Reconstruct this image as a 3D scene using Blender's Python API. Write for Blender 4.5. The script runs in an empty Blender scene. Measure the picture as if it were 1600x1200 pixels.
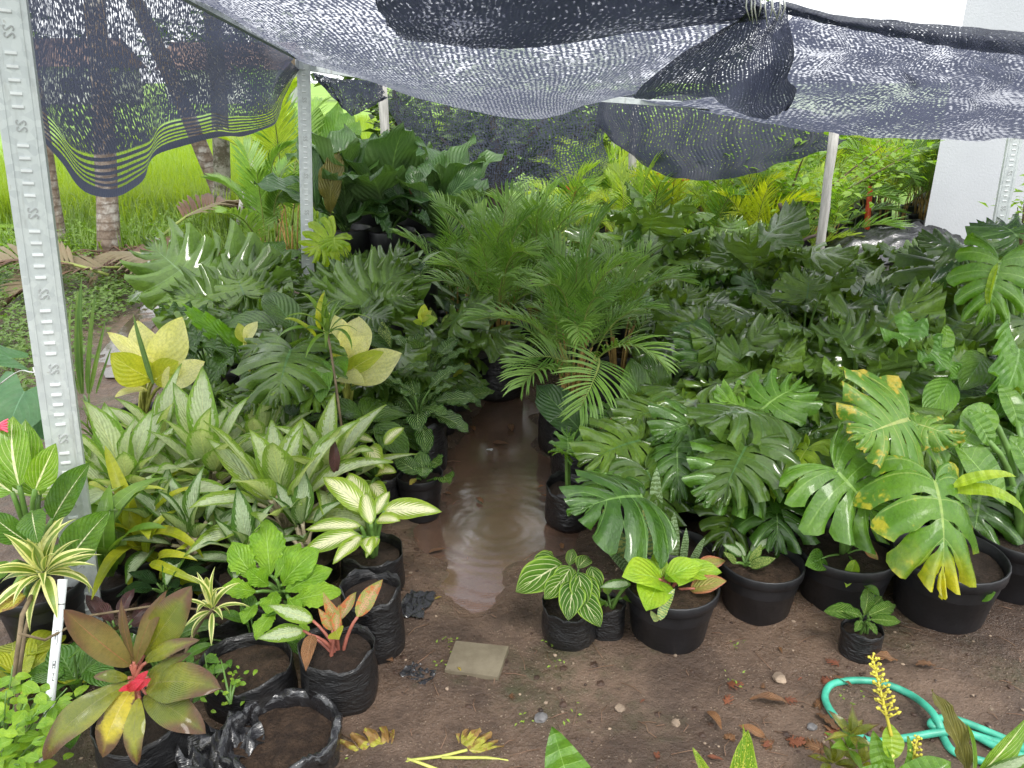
import bpy, math, random
import numpy as np
from mathutils import Vector, Matrix, noise as mnoise
random.seed(7); RNG = np.random.default_rng(7)
S = bpy.context.scene; C = S.collection
R = math.radians
# ------------------------------------------------------------------ camera
F = 1232.0; PITCH = R(21.0); CZ = 1.6
cd = bpy.data.cameras.new('camera'); cam = bpy.data.objects.new('camera', cd); C.objects.link(cam)
cam.location = (0, 0, CZ); cam.rotation_euler = (R(90) - PITCH, 0, 0)
cd.sensor_width = 36; cd.lens = 36 * F / 1600; cd.clip_start = .05; cd.clip_end = 1500
S.camera = cam
# ------------------------------------------------------------------ sky, sun, exposure
W = bpy.data.worlds.new('World'); S.world = W; W.use_nodes = True
nt = W.node_tree; nt.nodes.clear()
sky = nt.nodes.new('ShaderNodeTexSky'); sky.sky_type = 'NISHITA'; sky.sun_disc = False
sky.sun_elevation = R(58); sky.sun_rotation = R(160); sky.dust_density = 4
hs = nt.nodes.new('ShaderNodeHueSaturation'); hs.inputs['Saturation'].default_value = .25
mx = nt.nodes.new('ShaderNodeMix'); mx.data_type = 'RGBA'; mx.inputs[0].default_value = .75
mx.inputs[7].default_value = (11.0, 11.3, 11.6, 1)
bg = nt.nodes.new('ShaderNodeBackground'); bg.inputs[1].default_value = .13
wo = nt.nodes.new('ShaderNodeOutputWorld')
nt.links.new(sky.outputs[0], hs.inputs['Color']); nt.links.new(hs.outputs[0], mx.inputs[6])
nt.links.new(mx.outputs[2], bg.inputs[0]); nt.links.new(bg.outputs[0], wo.inputs[0])
sd = bpy.data.lights.new('sun', 'SUN'); sun = bpy.data.objects.new('sun', sd); C.objects.link(sun)
sd.energy = 1.3; sd.angle = R(14); sd.color = (1, .96, .9)
sun.rotation_euler = Vector((math.sin(R(160)) * math.cos(R(58)), math.cos(R(160)) * math.cos(R(58)), math.sin(R(58)))).to_track_quat('Z', 'Y').to_euler()
S.view_settings.view_transform = 'Standard'; S.view_settings.look = 'None'
S.view_settings.exposure = .86; S.view_settings.gamma = 1; S.view_settings.use_curve_mapping = False
S.cycles.max_bounces = 7; S.cycles.diffuse_bounces = 3; S.cycles.glossy_bounces = 2
S.cycles.transmission_bounces = 3; S.cycles.transparent_max_bounces = 12
S.cycles.sample_clamp_indirect = 6
# ------------------------------------------------------------------ projection helpers: photo pixel (1600 x 1200) -> place
def ray(px, py):
    x = (px - 800) / F; y = (600 - py) / F
    return Vector((x, math.cos(PITCH) + y * math.sin(PITCH), -math.sin(PITCH) + y * math.cos(PITCH)))
def P(px, py, Y):
    d = ray(px, py); t = Y / d.y
    return Vector((d.x * t, Y, CZ + d.z * t))
def G(px, py, z=0.0):
    d = ray(px, py); t = (z - CZ) / d.z
    return Vector((d.x * t, d.y * t, z))
# ------------------------------------------------------------------ node helper
class NB:
    def __init__(s, name):
        s.m = bpy.data.materials.new(name); s.m.use_nodes = True; s.t = s.m.node_tree; s.t.nodes.clear()
        s.out = s.t.nodes.new('ShaderNodeOutputMaterial')
    def n(s, ty, **kw):
        o = s.t.nodes.new(ty)
        for k, v in kw.items(): setattr(o, k, v)
        return o
    def put(s, inp, v):
        if isinstance(v, bpy.types.NodeSocket): s.t.links.new(v, inp)
        elif v is not None:
            if isinstance(v, (tuple, list)) and len(v) == 3 and inp.type == 'RGBA': v = (*v, 1)
            inp.default_value = v
    def math(s, op, a, b=None, c=None, clamp=False):
        o = s.n('ShaderNodeMath', operation=op, use_clamp=clamp); s.put(o.inputs[0], a)
        if b is not None: s.put(o.inputs[1], b)
        if c is not None: s.put(o.inputs[2], c)
        return o.outputs[0]
    def step(s, x, lo, hi):
        o = s.n('ShaderNodeMapRange', interpolation_type='SMOOTHSTEP')
        s.put(o.inputs[0], x); s.put(o.inputs[1], lo); s.put(o.inputs[2], hi)
        return o.outputs[0]
    def mix(s, f, a, b, blend='MIX'):
        o = s.n('ShaderNodeMix', data_type='RGBA', blend_type=blend)
        s.put(o.inputs[0], f); s.put(o.inputs[6], a); s.put(o.inputs[7], b)
        return o.outputs[2]
    def noise(s, vec, scale, detail=3, rough=.5, dist=0):
        o = s.n('ShaderNodeTexNoise'); s.put(o.inputs['Vector'], vec)
        o.inputs['Scale'].default_value = scale; o.inputs['Detail'].default_value = detail
        o.inputs['Roughness'].default_value = rough; o.inputs['Distortion'].default_value = dist
        return o.outputs[0]
    def voro(s, vec, scale, feature='F1', out=0):
        o = s.n('ShaderNodeTexVoronoi', feature=feature); s.put(o.inputs['Vector'], vec); o.inputs['Scale'].default_value = scale
        return o.outputs[out]
    def mapping(s, vec, scale=(1, 1, 1), rot=(0, 0, 0), loc=(0, 0, 0)):
        o = s.n('ShaderNodeMapping'); s.put(o.inputs[0], vec); o.inputs['Scale'].default_value = scale
        o.inputs['Rotation'].default_value = rot; o.inputs['Location'].default_value = loc
        return o.outputs[0]
    def bump(s, h, strength=.3, dist=.01, normal=None):
        o = s.n('ShaderNodeBump'); s.put(o.inputs['Height'], h); o.inputs['Strength'].default_value = strength
        o.inputs['Distance'].default_value = dist
        if normal is not None: s.put(o.inputs['Normal'], normal)
        return o.outputs[0]
    def bsdf(s, col, rough=.5, spec=.5, normal=None, metal=0, coat=0):
        o = s.n('ShaderNodeBsdfPrincipled'); s.put(o.inputs['Base Color'], col); s.put(o.inputs['Roughness'], rough)
        o.inputs['Specular IOR Level'].default_value = spec; s.put(o.inputs['Metallic'], metal)
        o.inputs['Coat Weight'].default_value = coat; o.inputs['Coat Roughness'].default_value = .1
        if normal is not None: s.put(o.inputs['Normal'], normal)
        return o.outputs[0]
    def done(s, sh):
        s.t.links.new(sh, s.out.inputs[0]); return s.m
    def coord(s, which='Object'):
        return s.n('ShaderNodeTexCoord').outputs[which]
def simple(name, col, rough=.6, var=.25, scale=6, bump=.2, spec=.4, metal=0, bscale=None, coat=0):
    b = NB(name); c = b.coord()
    n = b.noise(c, scale, 5, .6); f = b.step(n, .3, .7)
    k = tuple(x * (1 - var) for x in col); l = tuple(min(1, x * (1 + var)) for x in col)
    n2 = b.noise(c, bscale or scale * 5, 4, .6)
    return b.done(b.bsdf(b.mix(f, k, l), b.math('MULTIPLY_ADD', n2, .2, rough - .1), spec, b.bump(n2, bump, .005), metal, coat))
# ------------------------------------------------------------------ leaf material: everything here is the leaf's own pattern
def leaf_mat(name, dark, light, vein=None, vw=.12, nv=8, k=.5, vs=.6, mid=None, midw=.05, centre=None, c_at=.5, c_amp=.25, c_spike=0,
             edge=None, e_at=.75, e_soft=.05, speck=None, sp_scale=40, sp_th=.55, spots=None, spot_th=.6, spot2=None, tip=None,
             rough=.28, tr=.22, bump=.5, var=.5, back=None, quilt=True, band=None, coat=0, net=None):
    yl = lambda c: None if c is None else (c[0] * 1.1 + .11 * c[1], c[1] * 1.0, c[2] * .7)
    if max(light) == light[1]: dark, light = yl(dark), yl(light)
    b = NB(name)
    uvn = b.n('ShaderNodeUVMap').outputs[0]
    sx = b.n('ShaderNodeSeparateXYZ'); b.put(sx.inputs[0], uvn)
    u = b.math('ABSOLUTE', b.math('MULTIPLY_ADD', sx.outputs[0], 2.0, -1.0)); v = sx.outputs[1]
    obj = b.coord('Object'); rnd = b.n('ShaderNodeObjectInfo').outputs['Random']
    jit = b.n('ShaderNodeVectorMath', operation='ADD'); b.put(jit.inputs[0], obj)
    cb = b.n('ShaderNodeCombineXYZ'); b.put(cb.inputs[0], b.math('MULTIPLY', rnd, 37.0)); b.put(cb.inputs[1], b.math('MULTIPLY', rnd, 91.0))
    b.put(jit.inputs[1], cb.outputs[0]); vec = jit.outputs[0]
    big = b.noise(vec, 2.5, 3, .6); fine = b.noise(vec, 22, 4, .65)
    lat = b.math('MULTIPLY', b.math('SUBTRACT', v, b.math('MULTIPLY', u, k)), float(nv))
    tri = b.math('MULTIPLY', b.math('ABSOLUTE', b.math('SUBTRACT', b.math('FRACT', lat), .5)), 2.0)   # 0 on the vein
    # green ground, from leaf to leaf and along one leaf
    f = b.math('ADD', b.math('MULTIPLY', b.math('SUBTRACT', rnd, .5), var * 1.3), b.math('MULTIPLY', b.step(big, .3, .7), .7), clamp=True)
    col = b.mix(f, dark, light)
    if centre is not None:
        edgepos = b.math('MULTIPLY_ADD', b.math('SUBTRACT', fine, .5), c_amp * 2, c_at)
        if c_spike: edgepos = b.math('ADD', edgepos, b.math('MULTIPLY', b.math('SUBTRACT', .45, tri), c_spike))
        taper = b.math('MULTIPLY', b.step(v, .0, .12), b.math('SUBTRACT', 1.0, b.step(v, .8, 1.0)))
        m = b.math('MULTIPLY', b.math('SUBTRACT', 1.0, b.step(b.math('SUBTRACT', u, edgepos), -.06, .06)), taper)
        col = b.mix(m, col, centre)
    if band is not None:
        col = b.mix(b.step(b.math('FRACT', b.math('ADD', b.math('MULTIPLY', v, 14.0), b.math('MULTIPLY', fine, 2.2))), .45, .6), col, band)
    if speck is not None:
        m = b.step(b.noise(vec, sp_scale, 2, .5), sp_th, sp_th + .05)
        if edge is None and centre is None: m = b.math('MULTIPLY', m, b.math('SUBTRACT', 1.0, b.step(u, .75, .95)))
        col = b.mix(m, col, speck)
    if edge is not None:
        e = b.step(b.math('MULTIPLY_ADD', b.math('SUBTRACT', fine, .5), .12, u), e_at - e_soft, e_at + e_soft)
        col = b.mix(e, col, edge)
    if vein is not None and vs > 0:
        m = b.math('MULTIPLY', b.math('SUBTRACT', 1.0, b.step(tri, vw * .4, vw)), b.math('SUBTRACT', 1.0, b.step(u, .82, .97)))
        col = b.mix(b.math('MULTIPLY', m, vs), col, vein)
    if net is not None:
        d = b.voro(vec, net, 'DISTANCE_TO_EDGE'); col = b.mix(b.math('MULTIPLY', b.math('SUBTRACT', 1.0, b.step(d, .02, .06)), .8), col, vein)
    if mid is not None or vein is not None:
        w = b.math('MULTIPLY', b.math('SUBTRACT', 1.15, v), midw)
        m = b.math('SUBTRACT', 1.0, b.step(u, b.math('MULTIPLY', w, .6), w)); col = b.mix(b.math('MULTIPLY', m, .9), col, mid or vein)
    if tip is not None:
        m = b.step(b.math('ADD', b.math('MULTIPLY', b.math('ADD', v, b.math('MULTIPLY', u, .35)), .8), b.math('MULTIPLY', big, .6)), .85, 1.2)
        col = b.mix(m, col, tip)
    if spots is not None:
        n3 = b.noise(vec, 5, 3, .7); m = b.step(b.math('MULTIPLY_ADD', u, .22, n3), spot_th, spot_th + .12); col = b.mix(m, col, spots)
        if spot2 is not None:
            m2 = b.step(b.noise(vec, 9, 3, .7), spot_th + .03, spot_th + .08); col = b.mix(b.math('MULTIPLY', m2, m), col, spot2)
    col = b.mix(b.math('MULTIPLY', b.step(fine, .35, .7), .25), col, (.03, .06, .015))
    # wear: a few pale scuffs and dark freckles
    h = b.math('ADD', b.math('MULTIPLY', tri, 1.0 if quilt else .25), b.math('MULTIPLY', fine, .7))
    nrm = b.bump(h, bump, .012)
    rg = b.math('MULTIPLY_ADD', b.noise(vec, 7, 4, .7), .35, rough - .17)
    geo = b.n('ShaderNodeNewGeometry')
    bcol = back if back is not None else None
    if bcol is None:
        bk = b.mix(.45, col, b.mix(.5, light, (.25, .32, .16)))
    else: bk = bcol
    colF = b.mix(geo.outputs['Backfacing'], col, bk)
    pr = b.bsdf(colF, rg, .42 if coat < 1.2 else .16, nrm, 0, coat * .6)
    tl = b.n('ShaderNodeBsdfTranslucent'); b.put(tl.inputs[0], b.mix(.5, col, b.mix(1.0, col, (3.2, 3.0, .9), 'MULTIPLY')))
    ms = b.n('ShaderNodeMixShader'); ms.inputs[0].default_value = tr
    b.t.links.new(pr, ms.inputs[1]); b.t.links.new(tl.outputs[0], ms.inputs[2])
    return b.done(ms.outputs[0])
# ------------------------------------------------------------------ mesh helpers
def mk(name, verts, faces, mats, uv=None, smooth=True, mi=None):
    me = bpy.data.meshes.new(name)
    me.from_pydata([tuple(v) for v in verts], [], faces)
    for m in (mats if isinstance(mats, (list, tuple)) else [mats]): me.materials.append(m)
    if uv is not None:
        l = me.uv_layers.new(name='UVMap'); vi = np.empty(len(me.loops), np.int32); me.loops.foreach_get('vertex_index', vi)
        l.data.foreach_set('uv', np.asarray(uv, np.float32)[vi].ravel())
    if smooth: me.polygons.foreach_set('use_smooth', np.ones(len(me.polygons), bool))
    if mi is not None: me.polygons.foreach_set('material_index', np.asarray(mi, np.int32))
    me.update(); return me
def ob(name, me, parent=None, loc=None, kind=None):
    o = bpy.data.objects.new(name, me); C.objects.link(o)
    if parent is not None: o.parent = parent
    if loc is not None: o.location = loc
    if kind: o['kind'] = kind
    return o
def tag(o, label, cat, group=None):
    o['label'] = label; o['category'] = cat
    if group: o['group'] = group
    return o
def empty(name, loc, label, cat, group=None):
    o = bpy.data.objects.new(name, None); C.objects.link(o); o.location = loc; o.empty_display_size = .1
    return tag(o, label, cat, group)
class MB:
    def __init__(s): s.v = []; s.f = []; s.uv = []; s.m = []
    def add(s, v, f, uv=None, m=0):
        o = len(s.v); s.v += [tuple(x) for x in v]; s.f += [tuple(i + o for i in q) for q in f]
        s.uv += list(uv) if uv is not None else [(0, 0)] * len(v); s.m += [m] * len(f)
    def box(s, c, d, rot=None, m=0):
        c = Vector(c); vs = []
        for z in (-.5, .5):
            for x, y in ((-.5, -.5), (.5, -.5), (.5, .5), (-.5, .5)):
                q = Vector((x * d[0], y * d[1], z * d[2])); vs.append(c + (rot @ q if rot else q))
        s.add(vs, [(3, 2, 1, 0), (4, 5, 6, 7), (0, 1, 5, 4), (1, 2, 6, 5), (2, 3, 7, 6), (3, 0, 4, 7)], m=m)
    def tube(s, pts, rad, n=6, m=0, cap=True):
        pts = [Vector(p) for p in pts]; rs = rad if isinstance(rad, (list, tuple)) else [rad] * len(pts)
        vs = []; uv = []; fr = None
        for i, p in enumerate(pts):
            t = (pts[min(i + 1, len(pts) - 1)] - pts[max(i - 1, 0)]); t = t.normalized() if t.length > 1e-9 else Vector((0, 0, 1))
            if fr is None: fr = t.orthogonal().normalized()
            fr = (fr - t * fr.dot(t)); fr = fr.normalized() if fr.length > 1e-6 else t.orthogonal().normalized()
            bn = t.cross(fr)
            for j in range(n):
                a = 2 * math.pi * j / n; vs.append(p + (fr * math.cos(a) + bn * math.sin(a)) * rs[i]); uv.append((j / n, i / (len(pts) - 1)))
        fs = [(i * n + j, i * n + (j + 1) % n, (i + 1) * n + (j + 1) % n, (i + 1) * n + j) for i in range(len(pts) - 1) for j in range(n)]
        if cap: fs += [tuple(range(n - 1, -1, -1)), tuple((len(pts) - 1) * n + j for j in range(n))]
        s.add(vs, fs, uv, m)
    def mesh(s, name, mats, smooth=True): return mk(name, s.v, s.f, mats, s.uv, smooth, s.m)
def bez(a, b, c, n=7):
    a, b, c = Vector(a), Vector(b), Vector(c)
    return [a * (1 - t) ** 2 + b * 2 * t * (1 - t) + c * t * t for t in [i / (n - 1) for i in range(n)]]
def crom(pts, n=6):
    pts = [Vector(p) for p in pts]; out = []
    for i in range(len(pts) - 1):
        p0, p1, p2, p3 = pts[max(i - 1, 0)], pts[i], pts[i + 1], pts[min(i + 2, len(pts) - 1)]
        for j in range(n):
            t = j / n
            out.append(.5 * ((2 * p1) + (p2 - p0) * t + (2 * p0 - 5 * p1 + 4 * p2 - p3) * t * t + (3 * p1 - p0 - 3 * p2 + p3) * t ** 3))
    out.append(pts[-1]); return out
# ------------------------------------------------------------------ leaf shapes (unit length, stalk end at the origin, tip on +Y)
def norm_tip(v, tip):
    v = np.asarray(v, float); a = math.atan2(tip[2], tip[1]); L = math.hypot(tip[1], tip[2]); c, s = math.cos(-a), math.sin(-a)
    y = v[:, 1] * c - v[:, 2] * s; z = v[:, 1] * s + v[:, 2] * c
    return np.stack([v[:, 0], y, z], 1) / L
def bend(x, y, zoff, a0, droop, pw=1.2):
    # lay flat points along an arc: slope a0 at the base, turning down by droop to the tip
    ys = np.linspace(-.4, 1.15, 156); ph = a0 - droop * np.sign(ys) * np.abs(ys) ** pw
    Y = np.concatenate([[0], np.cumsum(np.cos((ph[1:] + ph[:-1]) / 2) * np.diff(ys))]); Z = np.concatenate([[0], np.cumsum(np.sin((ph[1:] + ph[:-1]) / 2) * np.diff(ys))])
    i0 = np.interp(0, ys, Y), np.interp(0, ys, Z); Y -= i0[0]; Z -= i0[1]
    yy, zz, pp = np.interp(y, ys, Y), np.interp(y, ys, Z), np.interp(y, ys, ph)
    return np.stack([x, yy - zoff * np.sin(pp), zz + zoff * np.cos(pp)], 1)
PROF = {
 'ovate': lambda v: np.sin(np.pi * np.clip(v, 0, 1) ** .78) ** .85,
 'ellip': lambda v: np.sin(np.pi * v) ** .75,
 'lance': lambda v: np.sin(np.pi * v ** .72) ** 1.0,
 'obov': lambda v: np.sin(np.pi * v ** 1.2) ** .8,
 'strap': lambda v: np.minimum(1, (v + .08) * 4) * np.clip(1 - v ** 3, 0, 1) ** .8,
 'cord': lambda v: np.clip(.62 + 1.6 * v, 0, 1) ** .6 * np.clip(1 - v ** 1.5, 0, 1) ** .75,
}
def blade(mat, W=.4, prof='ovate', nr=13, nc=4, a0=.2, droop=.6, fold=.15, wave=0, nw=4, cord=0, twist=0, side=0, ser=0, nser=9, seed=0, quilt=0, nq=8, curl=0):
    r = np.random.default_rng(seed); vv = np.linspace(0, 1, nr); uu = np.linspace(-1, 1, 2 * nc + 1)
    V, U = np.meshgrid(vv, uu, indexing='ij'); w = PROF[prof](V) * W / 2
    w = w * (1 + .06 * np.sin(V * 9 + r.uniform(0, 6)) * np.sign(U))
    if ser: w = w * (1 + ser * (((V * nser) % 1) - .5) * (np.abs(U) > .7) - ser * .6 * (np.abs(np.sin(V * np.pi * 2.5)) < .3))
    x = U * w; y = V - cord * np.sin(np.pi * np.minimum(1, np.abs(U) * 1.02) * .62) ** 1.4 * np.clip(1 - V * 1.6, 0, 1) ** 1.5
    ph = r.uniform(0, 6.28, 2)
    z = fold * np.abs(x) - curl * x * x / max(W, .05) + wave * W * U ** 2 * np.sin(2 * np.pi * nw * V + np.where(U > 0, ph[0], ph[1]))
    if quilt: z = z + quilt * np.abs(np.sin(np.pi * nq * (V - .45 * np.abs(U)))) * np.abs(U) * (1 - np.abs(U) * .5)
    x = x + side * V ** 2
    if twist:
        a = twist * V; x, z = x * np.cos(a) - z * np.sin(a), x * np.sin(a) + z * np.cos(a)
    p = bend(x.ravel(), y.ravel(), z.ravel(), a0, droop)
    tip = p[(nr - 1) * (2 * nc + 1) + nc]; p = norm_tip(p, tip)
    n = 2 * nc + 1; f = [(i * n + j, i * n + j + 1, (i + 1) * n + j + 1, (i + 1) * n + j) for i in range(nr - 1) for j in range(n - 1)]
    return mk('leaf', p, f, mat, np.stack([(U.ravel() + 1) / 2, V.ravel()], 1))
def monstera(mat, nl=7, gap=.2, t0=.5, W=1.0, droop=.7, cup=.5, a0=.15, seed=0, holes=.12, back=150, arch=.05, ripple=.05, nc=4, nt=10, Lm=.86, lance=0):
    r = np.random.default_rng(seed); idx = {}; vs = []; uv = []; fs = []
    ts = np.linspace(0, 1, nt + 1)
    for sd in (-1, 1):
        tilt = r.uniform(-.12, .12, nl); T0 = t0 + r.uniform(-.12, .14, nl + 1); RL = 1 + r.uniform(-.09, .07, nl); GG = gap * (1 + r.uniform(-.4, .5, nl + 1))
        T0[nl] = .97; GG[0] *= .3
        for i in range(nl):
            grid = []
            for t in ts:
                row = []
                for c in range(nc + 1):
                    q = c / nc
                    def gp(j):
                        if j == nl: return 0.0
                        if t > T0[j]: return GG[j] * min(1, (t - T0[j]) / max(.05, (1 - T0[j])) * 2.2) ** .6
                        if holes and .14 < t < .34 and j > 0: return holes * math.sin(math.pi * (t - .14) / .2)
                        return 0.0
                    ga, gb = gp(i), gp(i + 1)
                    s = (i + ga + (1 - ga - gb) * q) / nl
                    m = max(0, (s - .2) / .8) * Lm
                    ang = R(back) * (1 - s) ** 1.15 + R(8)
                    rr = (.44 + .26 * math.sin(math.pi * min(1, s * 1.12 + .08)) - .34 * s ** 2.5 + lance * s * (1 - s)) * W
                    rr *= RL[i] * (1 - .16 * (2 * q - 1) ** 2 * (t if t > T0[i] * .8 else 0) ** 2)
                    a2 = ang - R(26) * t * (1 - s * .6)
                    x = sd * rr * t * math.sin(a2); y = m + rr * t * math.cos(a2)
                    z = -cup * x * x + tilt[i] * t * abs(x) + arch * t * (1 - (2 * q - 1) ** 2) + ripple * t * t * math.sin(6.28 * q + i * 1.3)
                    key = (round(x, 4), round(y, 4)) if t <= max(T0[i], T0[i + 1]) + .02 else (sd, i, round(t, 3), c)
                    if key not in idx:
                        idx[key] = len(vs); vs.append((x, y, z)); uv.append((.5 + .5 * sd * t, min(1, s)))
                    row.append(idx[key])
                grid.append(row)
            for a in range(nt):
                for c in range(nc):
                    q = [grid[a][c], grid[a][c + 1], grid[a + 1][c + 1], grid[a + 1][c]]
                    if sd > 0: q = q[::-1]
                    q2 = []
                    for k in q:
                        if k not in q2: q2.append(k)
                    if len(q2) > 2: fs.append(tuple(q2))
    v = np.array(vs); p = bend(v[:, 0], v[:, 1], v[:, 2], a0, droop, 1.0)
    tp = p[np.argmax(v[:, 1])].copy(); tp[0] = 0
    return mk('leaf', norm_tip(p, tp), fs, mat, uv)
def frond(mat, n=26, droop=1.0, ll=.34, seed=0, a0=.5, vdrop=.6, lw=.014, seg=3, start=.2, spread=58, jit=5, upj=0):
    r = np.random.default_rng(seed); b = MB(); N = 40
    ys = np.linspace(0, 1, N); ph = a0 - droop * ys ** 1.5; Y = np.concatenate([[0], np.cumsum(np.cos(ph[:-1])) / (N - 1)]); Z = np.concatenate([[0], np.cumsum(np.sin(ph[:-1])) / (N - 1)])
    at = lambda v: Vector((0, np.interp(v, ys, Y), np.interp(v, ys, Z)))
    b.tube([at(v) for v in np.linspace(0, 1, 9)], [.011 * (1 - .85 * i / 8) + .0012 for i in range(9)], 5, 1)
    for i in range(n):
        v = start + (1 - start) * (i + .5) / n; q = (v - start) / (1 - start)
        L = ll * (.35 + .65 * math.sin(math.pi * (q * .8 + .15))) * r.uniform(.85, 1.1)
        for sd in (-1, 1):
            pa = np.interp(v, ys, ph); t = Vector((0, math.cos(pa), math.sin(pa))); up = Vector((0, -math.sin(pa), math.cos(pa))); x = Vector((sd, 0, 0))
            an = R(spread - 34 * q + r.uniform(-jit, jit)); d = t * math.cos(an) + x * math.sin(an) + up * (.35 + r.uniform(-upj, upj))
            d.normalize(); p = at(v + (.006 if sd > 0 else 0)); vs = []; uvs = []
            wd = (t - d * t.dot(d)).normalized()
            for k in range(seg + 1):
                s = k / seg; w = lw * (1 if 0 < k < seg else .5 if k == 0 else .08)
                vs += [p - wd * w, p + up * w * .5, p + wd * w]; uvs += [(0, s), (.5, s), (1, s)]
                d = (d + Vector((0, 0, -1)) * vdrop * (.2 + s) / seg).normalized(); p = p + d * (L / seg)
            fs = []
            for k in range(seg): fs += [(k * 3, k * 3 + 1, k * 3 + 4, k * 3 + 3), (k * 3 + 1, k * 3 + 2, k * 3 + 5, k * 3 + 4)]
            b.add(vs, fs, uvs, 0)
    v = norm_tip(b.v, at(1)); b.v = [tuple(q) for q in v]
    return b.mesh('frond', [mat, M['rachis']], True)
KIND = {
 'mon': [lambda m, s=s: monstera(m, 7, .11, .5, 1.04, .5 + .22 * (s % 4), .35 + .25 * (s % 3), .25, s, .07, arch=.09, ripple=.10) for s in range(5)],
 'monb': [lambda m, s=s: monstera(m, 6, .10, .5, 1.06, .95 + .15 * s, .85, .45, 20 + s, .10, arch=.07, nc=5) for s in range(3)],
 'selo': [lambda m, s=s: monstera(m, 8, .11, .58, 1.0, .5 + .2 * s, .3, .25, 40 + s, 0, back=140, ripple=.12, arch=.04) for s in range(3)],
 'split': [lambda m, s=s: monstera(m, 5, .34, .3, 1.05, .5, .3, .2, 60 + s, 0, back=120, arch=.03) for s in range(2)],
 'dief': [lambda m, s=s: blade(m, .44, 'ovate', a0=.25, droop=.5 + .2 * s, fold=.22, wave=.04, nw=2, seed=s, quilt=.012) for s in range(4)],
 'diefbig': [lambda m, s=s: blade(m, .56, 'ovate', nr=17, nc=5, a0=.2, droop=.3 + .2 * s, fold=.3, wave=.03, nw=2, seed=s, quilt=.012) for s in range(3)],
 'agla': [lambda m, s=s: blade(m, .35, 'lance', a0=.25, droop=.25 + .14 * s, fold=.35, wave=.035, nw=1.3, seed=s, quilt=.008) for s in range(5)],
 'cal': [lambda m, s=s: blade(m, .5, 'ellip', nr=17, a0=.2, droop=.5 + .2 * s, fold=.12, wave=.07, nw=4, seed=s, quilt=.03, nq=8) for s in range(3)],
 'cord': [lambda m, s=s: blade(m, .86, 'cord', nr=15, nc=5, a0=.2, droop=.5 + .2 * s, fold=.12, wave=.05, nw=2, seed=s, cord=.3, curl=.2) for s in range(3)],
 'heart': [lambda m, s=s: blade(m, .8, 'ovate', nr=15, nc=5, a0=.2, droop=.35 + .15 * s, fold=.2, wave=.03, nw=1, seed=s, cord=.16) for s in range(4)],
 'bird': [lambda m, s=s: blade(m, .38, 'obov', nr=17, a0=.3, droop=.5 + .3 * s, fold=.25, wave=.1, nw=4, seed=s, quilt=.02, nq=10) for s in range(4)],
 'wavy': [lambda m, s=s: blade(m, .72, 'cord', nr=25, nc=5, a0=.2, droop=.6 + .2 * s, fold=.3, wave=.13, nw=5, seed=s, cord=.2, ser=.12, nser=6) for s in range(3)],
 'strap': [lambda m, s=s: blade(m, .09, 'strap', nr=11, nc=2, a0=.5, droop=1.1 + .35 * s, fold=.5, seed=s, side=.05 * (s - 1)) for s in range(4)],
 'song': [lambda m, s=s: blade(m, .17, 'lance', nr=10, nc=2, a0=.35, droop=.7 + .4 * s, fold=.4, seed=s, side=.04 * (s - 1)) for s in range(3)],
 'stiff': [lambda m, s=s: blade(m, .06, 'strap', nr=8, nc=2, a0=.05, droop=.12 + .1 * s, fold=.6, seed=s) for s in range(3)],
 'sans': [lambda m, s=s: blade(m, .19, 'strap', nr=10, nc=2, a0=.05, droop=.12 + .1 * s, fold=.5, seed=s, twist=.4, side=.04) for s in range(3)],
 'lett': [lambda m, s=s: blade(m, .62, 'obov', nr=25, nc=5, a0=.25, droop=.5 + .2 * s, fold=.1, wave=.05, nw=3, seed=s, ser=.16, nser=8, quilt=.015, nq=5) for s in range(3)],
 'ti': [lambda m, s=s: blade(m, .29, 'ellip', nr=17, a0=.4, droop=.7 + .4 * s, fold=.25, wave=.05, nw=2, seed=s, curl=.5) for s in range(4)],
 'small': [lambda m, s=s: blade(m, .5, 'ovate', nr=6, nc=2, a0=.2, droop=.5 + .3 * s, fold=.2, seed=s) for s in range(2)],
 'frond': [lambda m, s=s: frond(m, 26, .9 + .22 * s, .36, s, .55, .5 + .15 * s) for s in range(5)],
 'frondf': [lambda m, s=s: frond(m, 29, 1.1 + .3 * s, .42, 30 + s, .6, 1.1, .0085, 4, .14, 56, 7, .15) for s in range(4)],
 'frondb': [lambda m, s=s: frond(m, 27, .9 + .3 * s, .37, 10 + s, .5, .6, .0115, 2, .16, 58, 7, .15) for s in range(5)],
}
CACHE = {}
def lmesh(kind, mat, i):
    ks = KIND[kind]; key = (kind, mat, i % len(ks))
    if key not in CACHE: CACHE[key] = ks[i % len(ks)](M[mat])
    return CACHE[key]
def leaf_mx(p0, p1, hint, w=1.0):
    y = (p1 - p0); L = y.length; y = y / L; h = Vector(hint); z = h - y * h.dot(y)
    if z.length < 1e-4: z = y.orthogonal()
    z.normalize(); x = y.cross(z)
    m = Matrix((x * L * w, y * L, z * L)).transposed().to_4x4(); m.translation = p0; return m
HINT = (0, -.55, 1)
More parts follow.
